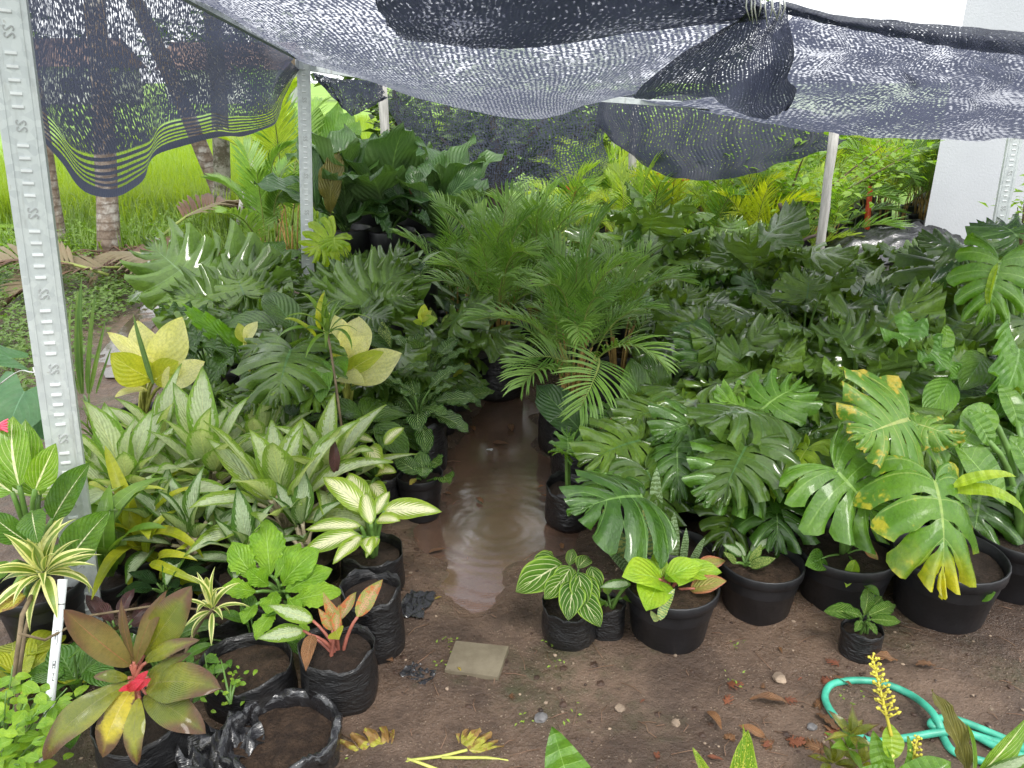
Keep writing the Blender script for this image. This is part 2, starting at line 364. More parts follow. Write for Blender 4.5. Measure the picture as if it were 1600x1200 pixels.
class Plant:
    def __init__(s, name, label, cat, xy, group=None, z=0.0, stem='stalk', part='leaf'):
        s.o = Vector((xy[0], xy[1], z)); s.e = empty(name, s.o, label, cat, group); s.top = s.o.copy(); s.i = random.randrange(100); s.stem = stem; s.part = part; s.mb = None
    def local(s, o, m):
        o.matrix_local = Matrix.Translation(-s.o) @ m
    def pot(s, r, h, kind='pot', soil='soil', fill=.86, seed=None):
        me, sm = pot_mesh(kind, r, h, soil, fill, seed)
        p = ob('grow_bag' if kind.startswith('bag') else 'pot', me, s.e, (0, 0, 0)); p.rotation_euler = (0, 0, random.uniform(0, 6))
        ob('soil', sm, p); s.top = s.o + Vector((0, 0, h * fill)); s.pr = r; return s
    def stalk(s, a, b, r0=.006, r1=.004, sag=.0, sep=None, name='petiole'):
        mid = (a + b) / 2 + Vector((0, 0, sag)); mid = Vector((a.x * .6 + b.x * .4, a.y * .6 + b.y * .4, max(mid.z, a.z + (b.z - a.z) * .75) + sag))
        if s.mb is None: s.mb = MB()
        s.mb.tube([p - s.o for p in bez(a, mid, b, 6)], [r0 + (r1 - r0) * i / 5 for i in range(6)], 5)
    def leaf(s, kind, mat, p0, p1, hint=HINT, w=1.0, pet=True, pr=.005, root=None, var=None, sag=0):
        s.i += 1
        o = ob(s.part, lmesh(kind, mat, s.i if var is None else var), s.e)
        s.local(o, leaf_mx(p0, p1, hint, w))
        if pet: s.stalk(root or (s.top + Vector((random.uniform(-.015, .015), random.uniform(-.015, .015), -.02))), p0 + (p1 - p0) * .02, pr * 1.5, pr, sag)
        return o
    def px(s, kind, mat, a, b, **kw):
        return s.leaf(kind, mat, P(*a), P(*b), **kw)
    def ros(s, kind, mat, n, pl=(.1, .2), el=(40, 75), ll=(.2, .3), le=(-25, 25), hint=1.0, w=(.9, 1.1), pet=True, pr=.004, az0=None, arc=360, root=None, up=0):
        a0 = random.uniform(0, 360) if az0 is None else az0
        for i in range(n):
            q = i / max(1, n - 1)
            az = R(a0 + ((i * 137.5) % 360) * arc / 360 - (0 if arc == 360 else arc / 2) + random.uniform(-14, 14)); e = R(el[1] + (el[0] - el[1]) * q + random.uniform(-6, 6)); L = random.uniform(*pl)
            d = Vector((math.cos(az), math.sin(az), 0)); st = root or s.top
            p0 = st + (d * math.cos(e) + Vector((0, 0, math.sin(e)))) * L + Vector((0, 0, up * (1 - q)))
            e2 = R(le[1] + (le[0] - le[1]) * q + random.uniform(-9, 9)); l2 = random.uniform(*ll)
            p1 = p0 + (d * math.cos(e2) + Vector((0, 0, math.sin(e2)))) * l2
            hv = Vector((0, 0, 1)) * max(.15, math.cos(e2)) - d * math.sin(e2) * 1.0
            s.leaf(kind, mat, p0, p1, hv + Vector((random.uniform(-.25, .25), random.uniform(-.35, .1), 0)), random.uniform(*w), pet, pr, root=(st + Vector((random.uniform(-.01, .01), random.uniform(-.01, .01), 0))))
        return s
    def end(s):
        if s.mb is not None: ob('stem', s.mb.mesh('stem', M[s.stem]), s.e)
        return s
# ------------------------------------------------------------------ pots and grow bags
PC = {}
def pot_mesh(kind, r, h, soil, fill, seed):
    key = (kind, round(r, 3), round(h, 3), soil, fill, seed)
    if key in PC: return PC[key]
    n = 28; rg = np.random.default_rng(int(r * 1e4) + (seed or 0)); prof = []
    if kind == 'pot':   # nursery pot with a rolled rim band
        prof = [(.0, .004), (.74 * r, 0), (.78 * r, .012), (.92 * r, h * .78), (.945 * r, h * .80), (.99 * r, h * .82), (r, h * .985), (.985 * r, h), (.955 * r, h * .99), (.94 * r, h * .8), (.9 * r, h * .6)]
    else:
        prof = [(.0, .002), (.84 * r, 0), (.97 * r, .02), (1.0 * r, h * .25), (1.0 * r, h * .5), (.97 * r, h * .75), (.99 * r, h * .9), (1.0 * r, h), (.975 * r, h * 1.0), (.95 * r, h * .88), (.93 * r, h * .6)]
    vs = []; fs = []; uv = []; bag = kind != 'pot'
    ph = rg.uniform(0, 6.28, 8)
    for i, (a, z) in enumerate(prof):
        for j in range(n):
            t = 2 * math.pi * j / n; k = 1.0; dz = 0
            if bag and i > 0:
                zz = z / h
                k = 1 + .04 * math.sin(2 * t + ph[0] + zz) + .02 * math.sin(5 * t + ph[1] + zz * 3) + .008 * math.sin(13 * t + ph[2]) + .012 * math.sin(zz * 9 + ph[3] + t) + .010 * mnoise.noise(Vector((t * 2.5, zz * 9, ph[0])))
                if i >= 6: k += .02 * math.sin(9 * t + ph[4]); dz = h * (.05 * math.sin(2 * t + ph[5]) + .035 * math.sin(5 * t + ph[6]) + .02 * math.sin(11 * t + ph[7]))
            vs.append((a * k * math.cos(t), a * k * math.sin(t), z + dz)); uv.append((j / n * 4, z / h))
    for i in range(len(prof) - 1):
        for j in range(n): fs.append((i * n + j, i * n + (j + 1) % n, (i + 1) * n + (j + 1) % n, (i + 1) * n + j))
    me = mk('pot', vs, fs, M['bag' if bag else 'potplastic'], uv)
    sv = [(0, 0, h * fill + .008)]; sf = []
    for k, q in enumerate((.35, .7, .985)):
        for j in range(n):
            t = 2 * math.pi * j / n; rr = .93 * r * q; sv.append((rr * math.cos(t), rr * math.sin(t), h * fill + mnoise.noise(Vector((rr * math.cos(t) * 30, rr * math.sin(t) * 30, r * 50))) * .012 - .004 * k))
    for j in range(n): sf.append((0, 1 + j, 1 + (j + 1) % n))
    for k in range(2):
        for j in range(n): sf.append((1 + k * n + j, 1 + (k + 1) * n + j, 1 + (k + 1) * n + (j + 1) % n, 1 + k * n + (j + 1) % n))
    PC[key] = (me, mk('soil', sv, sf, M[soil])); return PC[key]
# ------------------------------------------------------------------ materials
M = {}
M['rachis'] = simple('rachis', (.18, .22, .05), .45, .3, 8)
M['stalk'] = simple('stalk', (.10, .19, .04), .4, .3, 10)
M['stalkpale'] = simple('stalkpale', (.42, .36, .26), .45, .25, 14)
M['stalkred'] = simple('stalkred', (.30, .10, .07), .45, .3, 14)
M['stalkyel'] = simple('stalkyel', (.42, .44, .10), .45, .3, 14)
M['stalkwood'] = simple('stalkwood', (.16, .12, .07), .8, .35, 20)
M['cane'] = simple('cane', (.34, .22, .07), .5, .4, 14)
M['soil'] = simple('soil', (.040, .024, .016), .7, .6, 40, 1.0, bscale=120)
M['soilwet'] = simple('soilwet', (.045, .026, .018), .45, .5, 30, .8, bscale=90)
M['soilbrown'] = simple('soilbrown', (.060, .034, .021), .75, .6, 34, 1.0, bscale=110)
def soil_mat(name, a, c2):
    b = NB(name); c = b.coord(); n1 = b.noise(c, 24, 5, .7); n2 = b.noise(c, 80, 5, .75); vo = b.voro(c, 130)
    col = b.mix(b.step(n1, .35, .65), a, c2); col = b.mix(b.math('MULTIPLY', b.step(n2, .52, .7), .7), col, tuple(x * .35 for x in a)); col = b.mix(b.math('MULTIPLY', b.step(vo, .11, .05), b.step(n1, .5, .6)), col, (.36, .30, .24))
    return b.done(b.bsdf(col, .6, .4, b.bump(b.math('ADD', n2, b.math('MULTIPLY', n1, .8)), 1.0, .03)))
M['soil'] = soil_mat('soil', (.030, .019, .013), (.062, .040, .028)); M['soilbrown'] = soil_mat('soilbrown', (.042, .025, .016), (.095, .058, .036))
M['potplastic'] = simple('potplastic', (.012, .012, .014), .42, .35, 9, .15, .5, bscale=60)
def bag_mat(name, col, rough, crease=1.0):
    b = NB(name); c = b.coord(); n = b.noise(b.mapping(c, (1, 1, 2.2)), 9, 3, .6, .5); n2 = b.noise(b.mapping(c, (1, 1, 3)), 22, 3, .6, 1.0)
    h = b.math('ADD', b.math('ABSOLUTE', b.math('MULTIPLY_ADD', n, 2.0, -1.0)), b.math('MULTIPLY', b.math('ABSOLUTE', b.math('MULTIPLY_ADD', n2, 2.0, -1.0)), .5))
    dust = b.step(b.noise(c, 5, 5, .7), .48, .75)
    colr = b.mix(b.math('MULTIPLY', dust, .3 if crease >= 1 else .05), col, (.06, .052, .045))
    return b.done(b.bsdf(colr, b.math('MULTIPLY_ADD', dust, .25 if crease >= 1 else .1, rough), .5 if crease >= 1 else 1.0, b.bump(h, .45 * crease, .02)))
M['bag'] = bag_mat('bag', (.011, .011, .012), .3)
M['bagshiny'] = bag_mat('bagshiny', (.014, .014, .016), .26, .5)
DG = (.014, .055, .016)
LM = leaf_mat
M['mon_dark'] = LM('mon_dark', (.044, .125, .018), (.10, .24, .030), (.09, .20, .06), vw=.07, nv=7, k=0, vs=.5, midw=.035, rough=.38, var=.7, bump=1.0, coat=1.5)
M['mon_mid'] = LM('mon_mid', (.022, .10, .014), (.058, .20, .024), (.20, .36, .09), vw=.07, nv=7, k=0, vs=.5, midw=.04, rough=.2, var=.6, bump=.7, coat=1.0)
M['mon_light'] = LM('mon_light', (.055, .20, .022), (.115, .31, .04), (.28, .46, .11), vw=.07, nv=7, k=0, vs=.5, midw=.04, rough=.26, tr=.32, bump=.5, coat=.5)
M['mon_lime'] = LM('mon_lime', (.17, .36, .03), (.30, .48, .05), (.42, .55, .12), vw=.07, nv=7, k=0, vs=.4, midw=.04, rough=.3, tr=.4, bump=.3)
M['mon_yel'] = LM('mon_yel', (.04, .17, .02), (.09, .26, .03), (.30, .42, .10), vw=.07, nv=7, k=0, vs=.6, midw=.04, rough=.26, tr=.3, bump=.3, tip=(.46, .44, .02), spots=(.42, .40, .03), spot_th=.70, spot2=(.20, .09, .02), coat=.2)
M['mon_sick'] = LM('mon_sick', (.06, .20, .03), (.13, .29, .06), (.35, .40, .12), vw=.07, nv=7, k=0, vs=.6, midw=.04, rough=.3, tr=.25, bump=.3, spots=(.45, .36, .05), spot_th=.70, spot2=(.25, .07, .03))
M['selo'] = LM('selo', (.045, .13, .024), (.095, .235, .04), (.16, .26, .10), vw=.06, nv=9, k=0, vs=.5, midw=.03, rough=.36, var=.6, bump=1.0, coat=1.5)
M['bird'] = LM('bird', (.022, .085, .035), (.052, .155, .05), (.13, .24, .08), vw=.1, nv=11, k=.4, vs=.4, midw=.06, rough=.32, var=.6, coat=.2)
M['birdlight'] = LM('birdlight', (.06, .20, .04), (.12, .30, .06), (.26, .40, .14), vw=.1, nv=11, k=.4, vs=.4, midw=.06, rough=.35, tr=.35)
M['birdolive'] = LM('birdolive', (.13, .12, .025), (.21, .18, .035), (.30, .28, .08), vw=.1, nv=11, k=.4, vs=.5, midw=.06, rough=.4)
M['wavy'] = LM('wavy', (.020, .075, .020), (.045, .14, .03), (.12, .24, .06), vw=.08, nv=7, k=.5, vs=.4, midw=.04, rough=.24, coat=.3)
M['wavylight'] = LM('wavylight', (.06, .24, .02), (.11, .34, .03), (.20, .40, .06), vw=.08, nv=7, k=.5, vs=.3, midw=.04, rough=.3, tr=.4)
M['heart'] = LM('heart', (.045, .18, .03), (.10, .29, .05), (.22, .38, .12), vw=.06, nv=7, k=.6, vs=.45, midw=.045, rough=.28, tr=.3, coat=.2)
M['heartdark'] = LM('heartdark', (.035, .11, .025), (.075, .20, .04), (.12, .24, .08), vw=.06, nv=7, k=.6, vs=.4, midw=.04, rough=.25, coat=.3)
M['taro'] = LM('taro', (.035, .15, .085), (.06, .20, .11), (.12, .26, .14), vw=.05, nv=6, k=.6, vs=.4, midw=.03, rough=.45, bump=.15)
M['agla'] = LM('agla', (.11, .30, .045), (.20, .42, .08), (.62, .66, .38), vw=.16, nv=8, k=.55, vs=.07, midw=.05, centre=(.50, .58, .36), c_at=.7, c_amp=.4, c_spike=.12, rough=.33, tr=.28, bump=.4, var=.4)
M['aglagrey'] = LM('aglagrey', (.035, .14, .025), (.08, .22, .04), (.50, .58, .34), vw=.16, nv=8, k=.55, vs=.12, midw=.03, centre=(.42, .52, .34), c_at=.6, c_amp=.3, c_spike=.15, rough=.34, tr=.25, var=.4)
M['aglalime'] = LM('aglalime', (.13, .31, .05), (.22, .41, .07), (.66, .70, .36), vw=.18, nv=9, k=.55, vs=.12, midw=.05, centre=(.54, .63, .40), c_at=.58, c_amp=.55, c_spike=.15, rough=.33, tr=.3, var=.4)
M['aglapink'] = LM('aglapink', (.30, .30, .08), (.42, .40, .13), (.66, .38, .25), vw=.16, nv=8, k=.55, vs=.5, midw=.07, centre=(.58, .34, .20), c_at=.45, c_amp=.6, rough=.38, tr=.3, speck=(.30, .36, .08), sp_scale=38, sp_th=.5, spots=(.55, .18, .07), spot_th=.62)
M['dief'] = LM('dief', (.12, .27, .025), (.22, .40, .04), (.16, .20, .08), vw=.05, nv=9, k=.5, vs=0, mid=(.12, .16, .06), midw=.018, centre=(.72, .72, .45), c_at=.48, c_amp=.16, c_spike=.5, rough=.34, tr=.3, bump=.3)
M['diefcream'] = LM('diefcream', (.08, .25, .02), (.15, .36, .035), (.66, .70, .36), vw=.10, nv=6, k=.7, vs=.75, mid=(.80, .80, .50), midw=.10, rough=.27, tr=.3, bump=.35, coat=.2)
M['diefdark'] = LM('diefdark', (.04, .16, .02), (.09, .25, .03), (.12, .27, .06), vw=.12, nv=11, k=.35, vs=.4, mid=(.75, .76, .50), midw=.06, rough=.25, tr=.25, bump=.6, coat=.3)
M['diefspeck'] = LM('diefspeck', (.025, .11, .02), (.06, .18, .03), None, speck=(.45, .52, .16), sp_scale=55, sp_th=.5, mid=(.07, .18, .04), midw=.06, rough=.34, tr=.25)
M['cal'] = LM('cal', (.014, .08, .014), (.035, .15, .025), (.44, .62, .22), vw=.34, nv=9, k=.55, vs=.8, mid=(.38, .52, .2), midw=.06, rough=.24, tr=.2, bump=.6, coat=.3)
M['callight'] = LM('callight', (.02, .11, .015), (.05, .18, .025), (.42, .58, .16), vw=.34, nv=9, k=.55, vs=.75, mid=(.45, .58, .2), midw=.06, rough=.26, tr=.3, bump=.6)
M['crystal'] = LM('crystal', (.035, .15, .02), (.09, .26, .03), (.68, .72, .40), vw=.16, nv=4, k=.8, vs=.9, mid=(.74, .76, .45), midw=.07, edge=(.28, .45, .06), e_at=.88, e_soft=.06, rough=.36, tr=.25, bump=.7)
M['cream'] = LM('cream', (.58, .58, .22), (.74, .72, .40), (.60, .60, .26), vw=.06, nv=6, k=.6, vs=.4, midw=.04, rough=.4, tr=.45, bump=.3, speck=(.35, .42, .16), sp_scale=60, sp_th=.66, back=(.62, .62, .36))
M['limeleaf'] = LM('limeleaf', (.22, .34, .03), (.36, .46, .06), (.5, .52, .16), vw=.06, nv=6, k=.6, vs=.4, midw=.04, rough=.38, tr=.4, bump=.3)
M['lett'] = LM('lett', (.11, .32, .025), (.20, .46, .04), (.36, .56, .14), vw=.08, nv=6, k=.6, vs=.45, midw=.04, rough=.42, tr=.32, bump=.4)
M['cala'] = LM('cala', (.16, .40, .03), (.30, .54, .05), (.40, .60, .12), vw=.06, nv=5, k=.7, vs=.45, midw=.04, rough=.36, tr=.35, bump=.3)
M['calapink'] = LM('calapink', (.34, .34, .08), (.45, .38, .12), (.60, .30, .15), vw=.08, nv=6, k=.6, vs=.5, midw=.05, rough=.36, tr=.3, edge=(.55, .20, .12), e_at=.7, e_soft=.25)
M['song'] = LM('song', (.10, .22, .04), (.18, .32, .07), None, mid=None, edge=(.70, .68, .30), e_at=.50, e_soft=.05, rough=.36, tr=.25, quilt=False, bump=.12)
M['strapyel'] = LM('strapyel', (.20, .32, .02), (.36, .44, .04), (.42, .46, .10), vw=.05, nv=1, k=0, vs=0, midw=.08, rough=.36, tr=.35, quilt=False, bump=.15)
M['strapgrn'] = LM('strapgrn', (.07, .21, .025), (.15, .32, .04), None, mid=(.25, .38, .10), midw=.08, rough=.34, tr=.3, quilt=False, bump=.15)
M['reed'] = LM('reed', (.05, .14, .04), (.12, .24, .07), None, mid=(.2, .3, .1), midw=.06, rough=.4, tr=.25, quilt=False, bump=.15)
M['sans'] = LM('sans', (.05, .12, .05), (.10, .20, .08), None, band=(.24, .34, .18), edge=None, rough=.36, tr=.1, quilt=False, bump=.15)
M['sanspale'] = LM('sanspale', (.28, .38, .18), (.40, .48, .26), None, band=(.10, .20, .08), rough=.4, tr=.15, quilt=False, bump=.15)
M['ti'] = LM('ti', (.09, .14, .02), (.22, .28, .035), (.20, .20, .06), vw=.2, nv=16, k=.7, vs=.25, midw=.04, rough=.27, tr=.25, bump=.35, tip=(.11, .055, .03), var=.8, coat=.3)
M['tiyel'] = LM('tiyel', (.42, .36, .02), (.56, .46, .04), (.56, .46, .1), vw=.2, nv=16, k=.7, vs=.25, midw=.05, rough=.3, tr=.3, bump=.3, tip=(.12, .06, .03), spots=(.10, .05, .025), spot_th=.66, coat=.2)
M['tired'] = LM('tired', (.13, .085, .03), (.23, .19, .06), (.34, .14, .08), vw=.2, nv=16, k=.7, vs=.3, midw=.05, rough=.33, tr=.3, bump=.5, tip=(.13, .06, .035), var=.8)
M['timag'] = LM('timag', (.42, .012, .03), (.58, .03, .07), (.6, .08, .1), vw=.2, nv=10, k=.7, vs=.3, midw=.05, rough=.33, tr=.35, bump=.3)
M['purple'] = LM('purple', (.045, .016, .020), (.10, .04, .045), (.15, .06, .06), vw=.1, nv=8, k=.5, vs=.3, midw=.05, rough=.35, tr=.2)
M['darkcrinkle'] = LM('darkcrinkle', (.012, .06, .022), (.03, .11, .04), (.05, .15, .06), vw=.2, nv=8, k=.5, vs=.5, midw=.05, rough=.3, tr=.15, bump=1.0)
M['croton'] = LM('croton', (.10, .28, .02), (.22, .40, .03), (.62, .60, .08), vw=.10, nv=8, k=.5, vs=.4, midw=.07, speck=(.60, .60, .12), sp_scale=60, sp_th=.58, rough=.3, tr=.35, edge=(.30, .42, .04), e_at=.9)
M['weed'] = LM('weed', (.05, .16, .02), (.13, .28, .035), None, mid=(.2, .32, .08), midw=.05, rough=.42, tr=.35, var=.8, bump=.2)
M['weedlight'] = LM('weedlight', (.11, .30, .025), (.22, .44, .04), (.3, .5, .1), vw=.08, nv=5, k=.5, vs=.3, midw=.05, rough=.42, tr=.4, var=.7, bump=.2)
M['tree'] = LM('tree', (.02, .07, .018), (.055, .14, .03), None, mid=None, rough=.45, tr=.3, var=.8, bump=.2)
M['yelleaf'] = LM('yelleaf', (.34, .34, .04), (.52, .42, .06), (.6, .52, .16), vw=.08, nv=6, k=.4, vs=.4, midw=.05, rough=.5, tr=.2, spots=(.28, .16, .05), spot_th=.55)
M['brownleaf'] = LM('brownleaf', (.12, .05, .022), (.24, .11, .045), (.32, .18, .09), vw=.08, nv=8, k=.4, vs=.4, midw=.06, rough=.55, tr=.05, var=.8)
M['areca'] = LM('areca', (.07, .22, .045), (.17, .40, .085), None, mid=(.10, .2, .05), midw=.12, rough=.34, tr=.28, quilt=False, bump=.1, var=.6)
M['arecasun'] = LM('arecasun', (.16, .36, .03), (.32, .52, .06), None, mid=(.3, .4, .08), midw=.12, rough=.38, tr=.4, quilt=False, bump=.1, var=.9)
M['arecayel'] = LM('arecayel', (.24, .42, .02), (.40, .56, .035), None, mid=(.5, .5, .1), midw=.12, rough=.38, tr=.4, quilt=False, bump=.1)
M['redscrap'] = LM('redscrap', (.16, .045, .022), (.27, .085, .04), None, mid=None, rough=.5, tr=.05, quilt=False, bump=.5, var=.9)
M['drybrown'] = LM('drybrown', (.10, .05, .032), (.22, .125, .08), None, mid=None, rough=.6, tr=.05, quilt=False, bump=.2, var=.8)
M['pinkflower'] = simple('pinkflower', (.75, .10, .16), .45, .25, 8)
M['redleaf'] = LM('redleaf', (.30, .08, .03), (.45, .14, .05), None, mid=None, rough=.45, tr=.3)
# ground: wet brown mud with grit and mossy patches
b = NB('mud'); c = b.coord()
n1 = b.noise(c, 1.6, 6, .7); n2 = b.noise(c, 14, 6, .7); n3 = b.noise(c, 70, 5, .75); vo = b.voro(c, 75)
col = b.mix(b.step(n1, .38, .62), (.068, .043, .030), (.176, .116, .080))
col = b.mix(b.math('MULTIPLY', b.step(n2, .45, .75), .55), col, (.055, .037, .026))
moss = b.math('MULTIPLY', b.step(b.noise(b.mapping(c, loc=(3, 1, 0)), 2.3, 6, .7), .50, .66), b.step(n2, .3, .6)); col = b.mix(b.math('MULTIPLY', moss, .7), col, (.055, .062, .024))
grit = b.step(b.math('MULTIPLY_ADD', n3, -.18, vo), .12, .04); col = b.mix(b.math('MULTIPLY', grit, b.step(b.noise(c, 4, 4, .6), .36, .6)), col, (.34, .26, .19))
col = b.mix(b.math('MULTIPLY', b.step(n3, .55, .7), .5), col, (.036, .026, .02))
wet = b.step(b.noise(c, 1.1, 5, .7), .38, .56)
h = b.math('ADD', b.math('MULTIPLY', n2, .6), b.math('ADD', b.math('MULTIPLY', n3, .35), b.math('MULTIPLY', b.math('MINIMUM', vo, .2), -.8)))
M['mud'] = b.done(b.bsdf(col, b.math('MULTIPLY_ADD', wet, -.42, .6), .5, b.bump(h, 1.0, .035)))
b = NB('muddy_water'); c = b.coord()
d = b.n('ShaderNodeVectorMath', operation='DISTANCE'); b.put(d.inputs[0], c); d.inputs[1].default_value = (-.05, 2.62, 0)
d2 = b.n('ShaderNodeVectorMath', operation='DISTANCE'); b.put(d2.inputs[0], c); d2.inputs[1].default_value = (.22, 3.05, 0)
w = b.math('SINE', b.math('MULTIPLY_ADD', b.noise(c, 4, 4, .7), 9.0, b.math('MULTIPLY', d.outputs['Value'], 105.0)))
w = b.math('MULTIPLY', w, b.math('SUBTRACT', 1.0, b.step(d.outputs['Value'], .25, .7)))
w2 = b.math('MULTIPLY', b.math('SINE', b.math('MULTIPLY', d2.outputs['Value'], 110.0)), b.math('SUBTRACT', 1.0, b.step(d2.outputs['Value'], .08, .3)))
hh = b.math('ADD', b.math('ADD', w, w2), b.math('MULTIPLY', b.noise(b.mapping(c, (1, 2.2, 1)), 26, 4, .6), 1.6))
nr = b.bump(hh, .055, .004); mk_ = b.n('ShaderNodeBsdfDiffuse'); b.put(mk_.inputs[0], b.mix(b.step(b.noise(c, 2.5, 5, .6), .35, .65), (.16, .094, .065), (.115, .07, .05)))
tp = b.n('ShaderNodeBsdfTransparent'); m1 = b.n('ShaderNodeMixShader'); b.put(m1.inputs[0], b.math('MULTIPLY_ADD', b.step(b.noise(b.mapping(c, loc=(5, 0, 0)), 4, 5, .65), .3, .6), .25, .72)); b.t.links.new(tp.outputs[0], m1.inputs[1]); b.t.links.new(mk_.outputs[0], m1.inputs[2])
gl = b.n('ShaderNodeBsdfGlossy'); gl.inputs['Roughness'].default_value = .14; b.put(gl.inputs['Normal'], nr); fr = b.n('ShaderNodeFresnel'); fr.inputs[0].default_value = 1.24; b.put(fr.inputs['Normal'], nr)
m2 = b.n('ShaderNodeMixShader'); b.put(m2.inputs[0], b.math('MULTIPLY', fr.outputs[0], .27)); b.t.links.new(m1.outputs[0], m2.inputs[1]); b.t.links.new(gl.outputs[0], m2.inputs[2]); M['puddle'] = b.done(m2.outputs[0])
b = NB('ditch'); c = b.coord()
M['ditch'] = b.done(b.bsdf((.065, .05, .034), .12, .5, b.bump(b.noise(c, 12, 3, .6), .2, .01)))
b = NB('grassland'); c = b.coord(); n1 = b.noise(c, .12, 5, .6); n2 = b.noise(b.mapping(c, (1, .25, 1)), 3, 5, .7)
M['grassland'] = b.done(b.bsdf(b.mix(b.step(b.math('ADD', b.math('MULTIPLY', n1, .6), b.math('MULTIPLY', n2, .4)), .35, .65), (.15, .27, .03), (.22, .36, .05)), .7, .2, b.bump(n2, .5, .1)))
M['rice'] = LM('rice', (.12, .25, .025), (.20, .36, .04), None, mid=None, rough=.5, tr=.45, quilt=False, bump=.05, var=.6)
M['weedground'] = simple('weedground', (.06, .10, .03), .8, .6, 5, .8, bscale=40)
# metal, wood, plaster
b = NB('galv'); c = b.coord(); n1 = b.noise(c, 6, 5, .65); n2 = b.voro(c, 55, out='Color'); sp = b.n('ShaderNodeSeparateColor'); b.put(sp.inputs[0], n2)
st = b.step(b.noise(b.mapping(c, (8, 8, 1.2)), 3, 5, .7), .52, .75); ru = b.step(b.noise(c, 21, 4, .7), .66, .78)
col = b.mix(sp.outputs[0], (.50, .53, .54), (.60, .63, .63)); col = b.mix(b.math('MULTIPLY', st, .75), col, (.30, .30, .28)); col = b.mix(b.math('MULTIPLY', ru, .75), col, (.22, .16, .10))
M['galv'] = b.done(b.bsdf(col, b.math('MULTIPLY_ADD', n1, .3, .35), .5, b.bump(n1, .1, .01), .35))
M['zinclight'] = simple('zinclight', (.72, .74, .74), .5, .1, 20, .1)
M['zincdark'] = simple('zincdark', (.36, .37, .37), .6, .15, 20, .1)
M['wire'] = simple('wire', (.6, .6, .58), .4, .1, 10, 0, metal=.5)
b = NB('greywood'); c = b.coord(); g = b.noise(b.mapping(c, (9, 9, .8)), 6, 6, .7); n1 = b.noise(c, 3, 4, .6)
col = b.mix(b.step(g, .3, .7), (.30, .29, .27), (.52, .50, .47)); col = b.mix(b.math('MULTIPLY', b.step(n1, .55, .75), .5), col, (.12, .11, .08))
M['greywood'] = b.done(b.bsdf(col, .8, .2, b.bump(g, .6, .01)))
b = NB('plaster'); c = b.coord(); g = b.noise(c, 60, 5, .7); n1 = b.noise(c, .9, 5, .6)
col = b.mix(b.step(n1, .3, .75), (.43, .445, .47), (.50, .515, .54)); col = b.mix(b.math('MULTIPLY', b.step(b.noise(b.mapping(c, (3, 3, .25)), 2, 5, .7), .55, .8), .25), col, (.45, .45, .44))
M['plaster'] = b.done(b.bsdf(col, .85, .2, b.bump(g, .35, .01)))
b = NB('palmbark'); c = b.coord(); sx = b.n('ShaderNodeSeparateXYZ'); b.put(sx.inputs[0], c)
z = b.math('ADD', b.math('MULTIPLY', sx.outputs[2], 13.0), b.math('MULTIPLY', b.noise(c, 6, 3, .6), 1.2)); fr = b.math('FRACT', z)
ring = b.step(fr, .62, .9); lich = b.step(b.noise(c, 5, 5, .7), .46, .66)
col = b.mix(b.step(b.noise(c, 14, 5, .7), .35, .65), (.13, .095, .07), (.24, .19, .15)); col = b.mix(b.math('MULTIPLY', lich, .85), col, (.46, .44, .40)); col = b.mix(b.math('MULTIPLY', ring, .6), col, (.08, .055, .04))
M['palmbark'] = b.done(b.bsdf(col, .85, .2, b.bump(b.math('ADD', b.math('MULTIPLY', ring, -.25), b.noise(c, 30, 4, .7)), .5, .012)))
b = NB('mossbark'); c = b.coord(); n1 = b.noise(c, 9, 5, .7); n2 = b.noise(c, 28, 5, .7)
col = b.mix(b.step(n1, .4, .6), (.085, .075, .05), (.26, .25, .20)); col = b.mix(b.step(n2, .55, .7), col, (.055, .08, .03))
M['mossbark'] = b.done(b.bsdf(col, .85, .2, b.bump(n2, .9, .03)))
b = NB('tilestone'); c = b.coord(); n1 = b.noise(c, 9, 6, .7); n2 = b.noise(c, 45, 4, .7)
col = b.mix(b.step(n1, .3, .7), (.115, .095, .062), (.185, .158, .108)); col = b.mix(b.math('MULTIPLY', b.step(n2, .6, .75), .5), col, (.10, .075, .05))
M['tilestone'] = b.done(b.bsdf(col, .55, .4, b.bump(n2, .3, .005)))
M['stone'] = simple('stone', (.24, .18, .13), .75, .5, 9, .5)
M['stonegrey'] = simple('stonegrey', (.13, .125, .125), .6, .4, 12, .5)
M['tarp'] = bag_mat('tarp', (.013, .013, .015), .22, .5)
M['hose'] = simple('hose', (.05, .34, .23), .38, .35, 14, .15, .5)
M['pvc'] = simple('pvc', (.70, .73, .74), .4, .12, 5, .05)
M['ink'] = simple('ink', (.05, .055, .06), .6, .1)
M['rope'] = simple('rope', (.5, .5, .47), .8, .2, 20)
M['redroof'] = simple('redroof', (.13, .085, .07), .8, .3, 2, .4)
M['housewall'] = simple('housewall', (.46, .46, .46), .85, .15, 1, .2)
M['glassdark'] = simple('glassdark', (.03, .035, .04), .15, .2, 1, 0)
M['brownbark'] = simple('brownbark', (.06, .045, .035), .85, .4, 14, .7)
M['redstem'] = simple('redstem', (.50, .06, .015), .45, .3, 5, .1)
M['yellowbud'] = simple('yellowbud', (.52, .46, .06), .5, .25, 20)
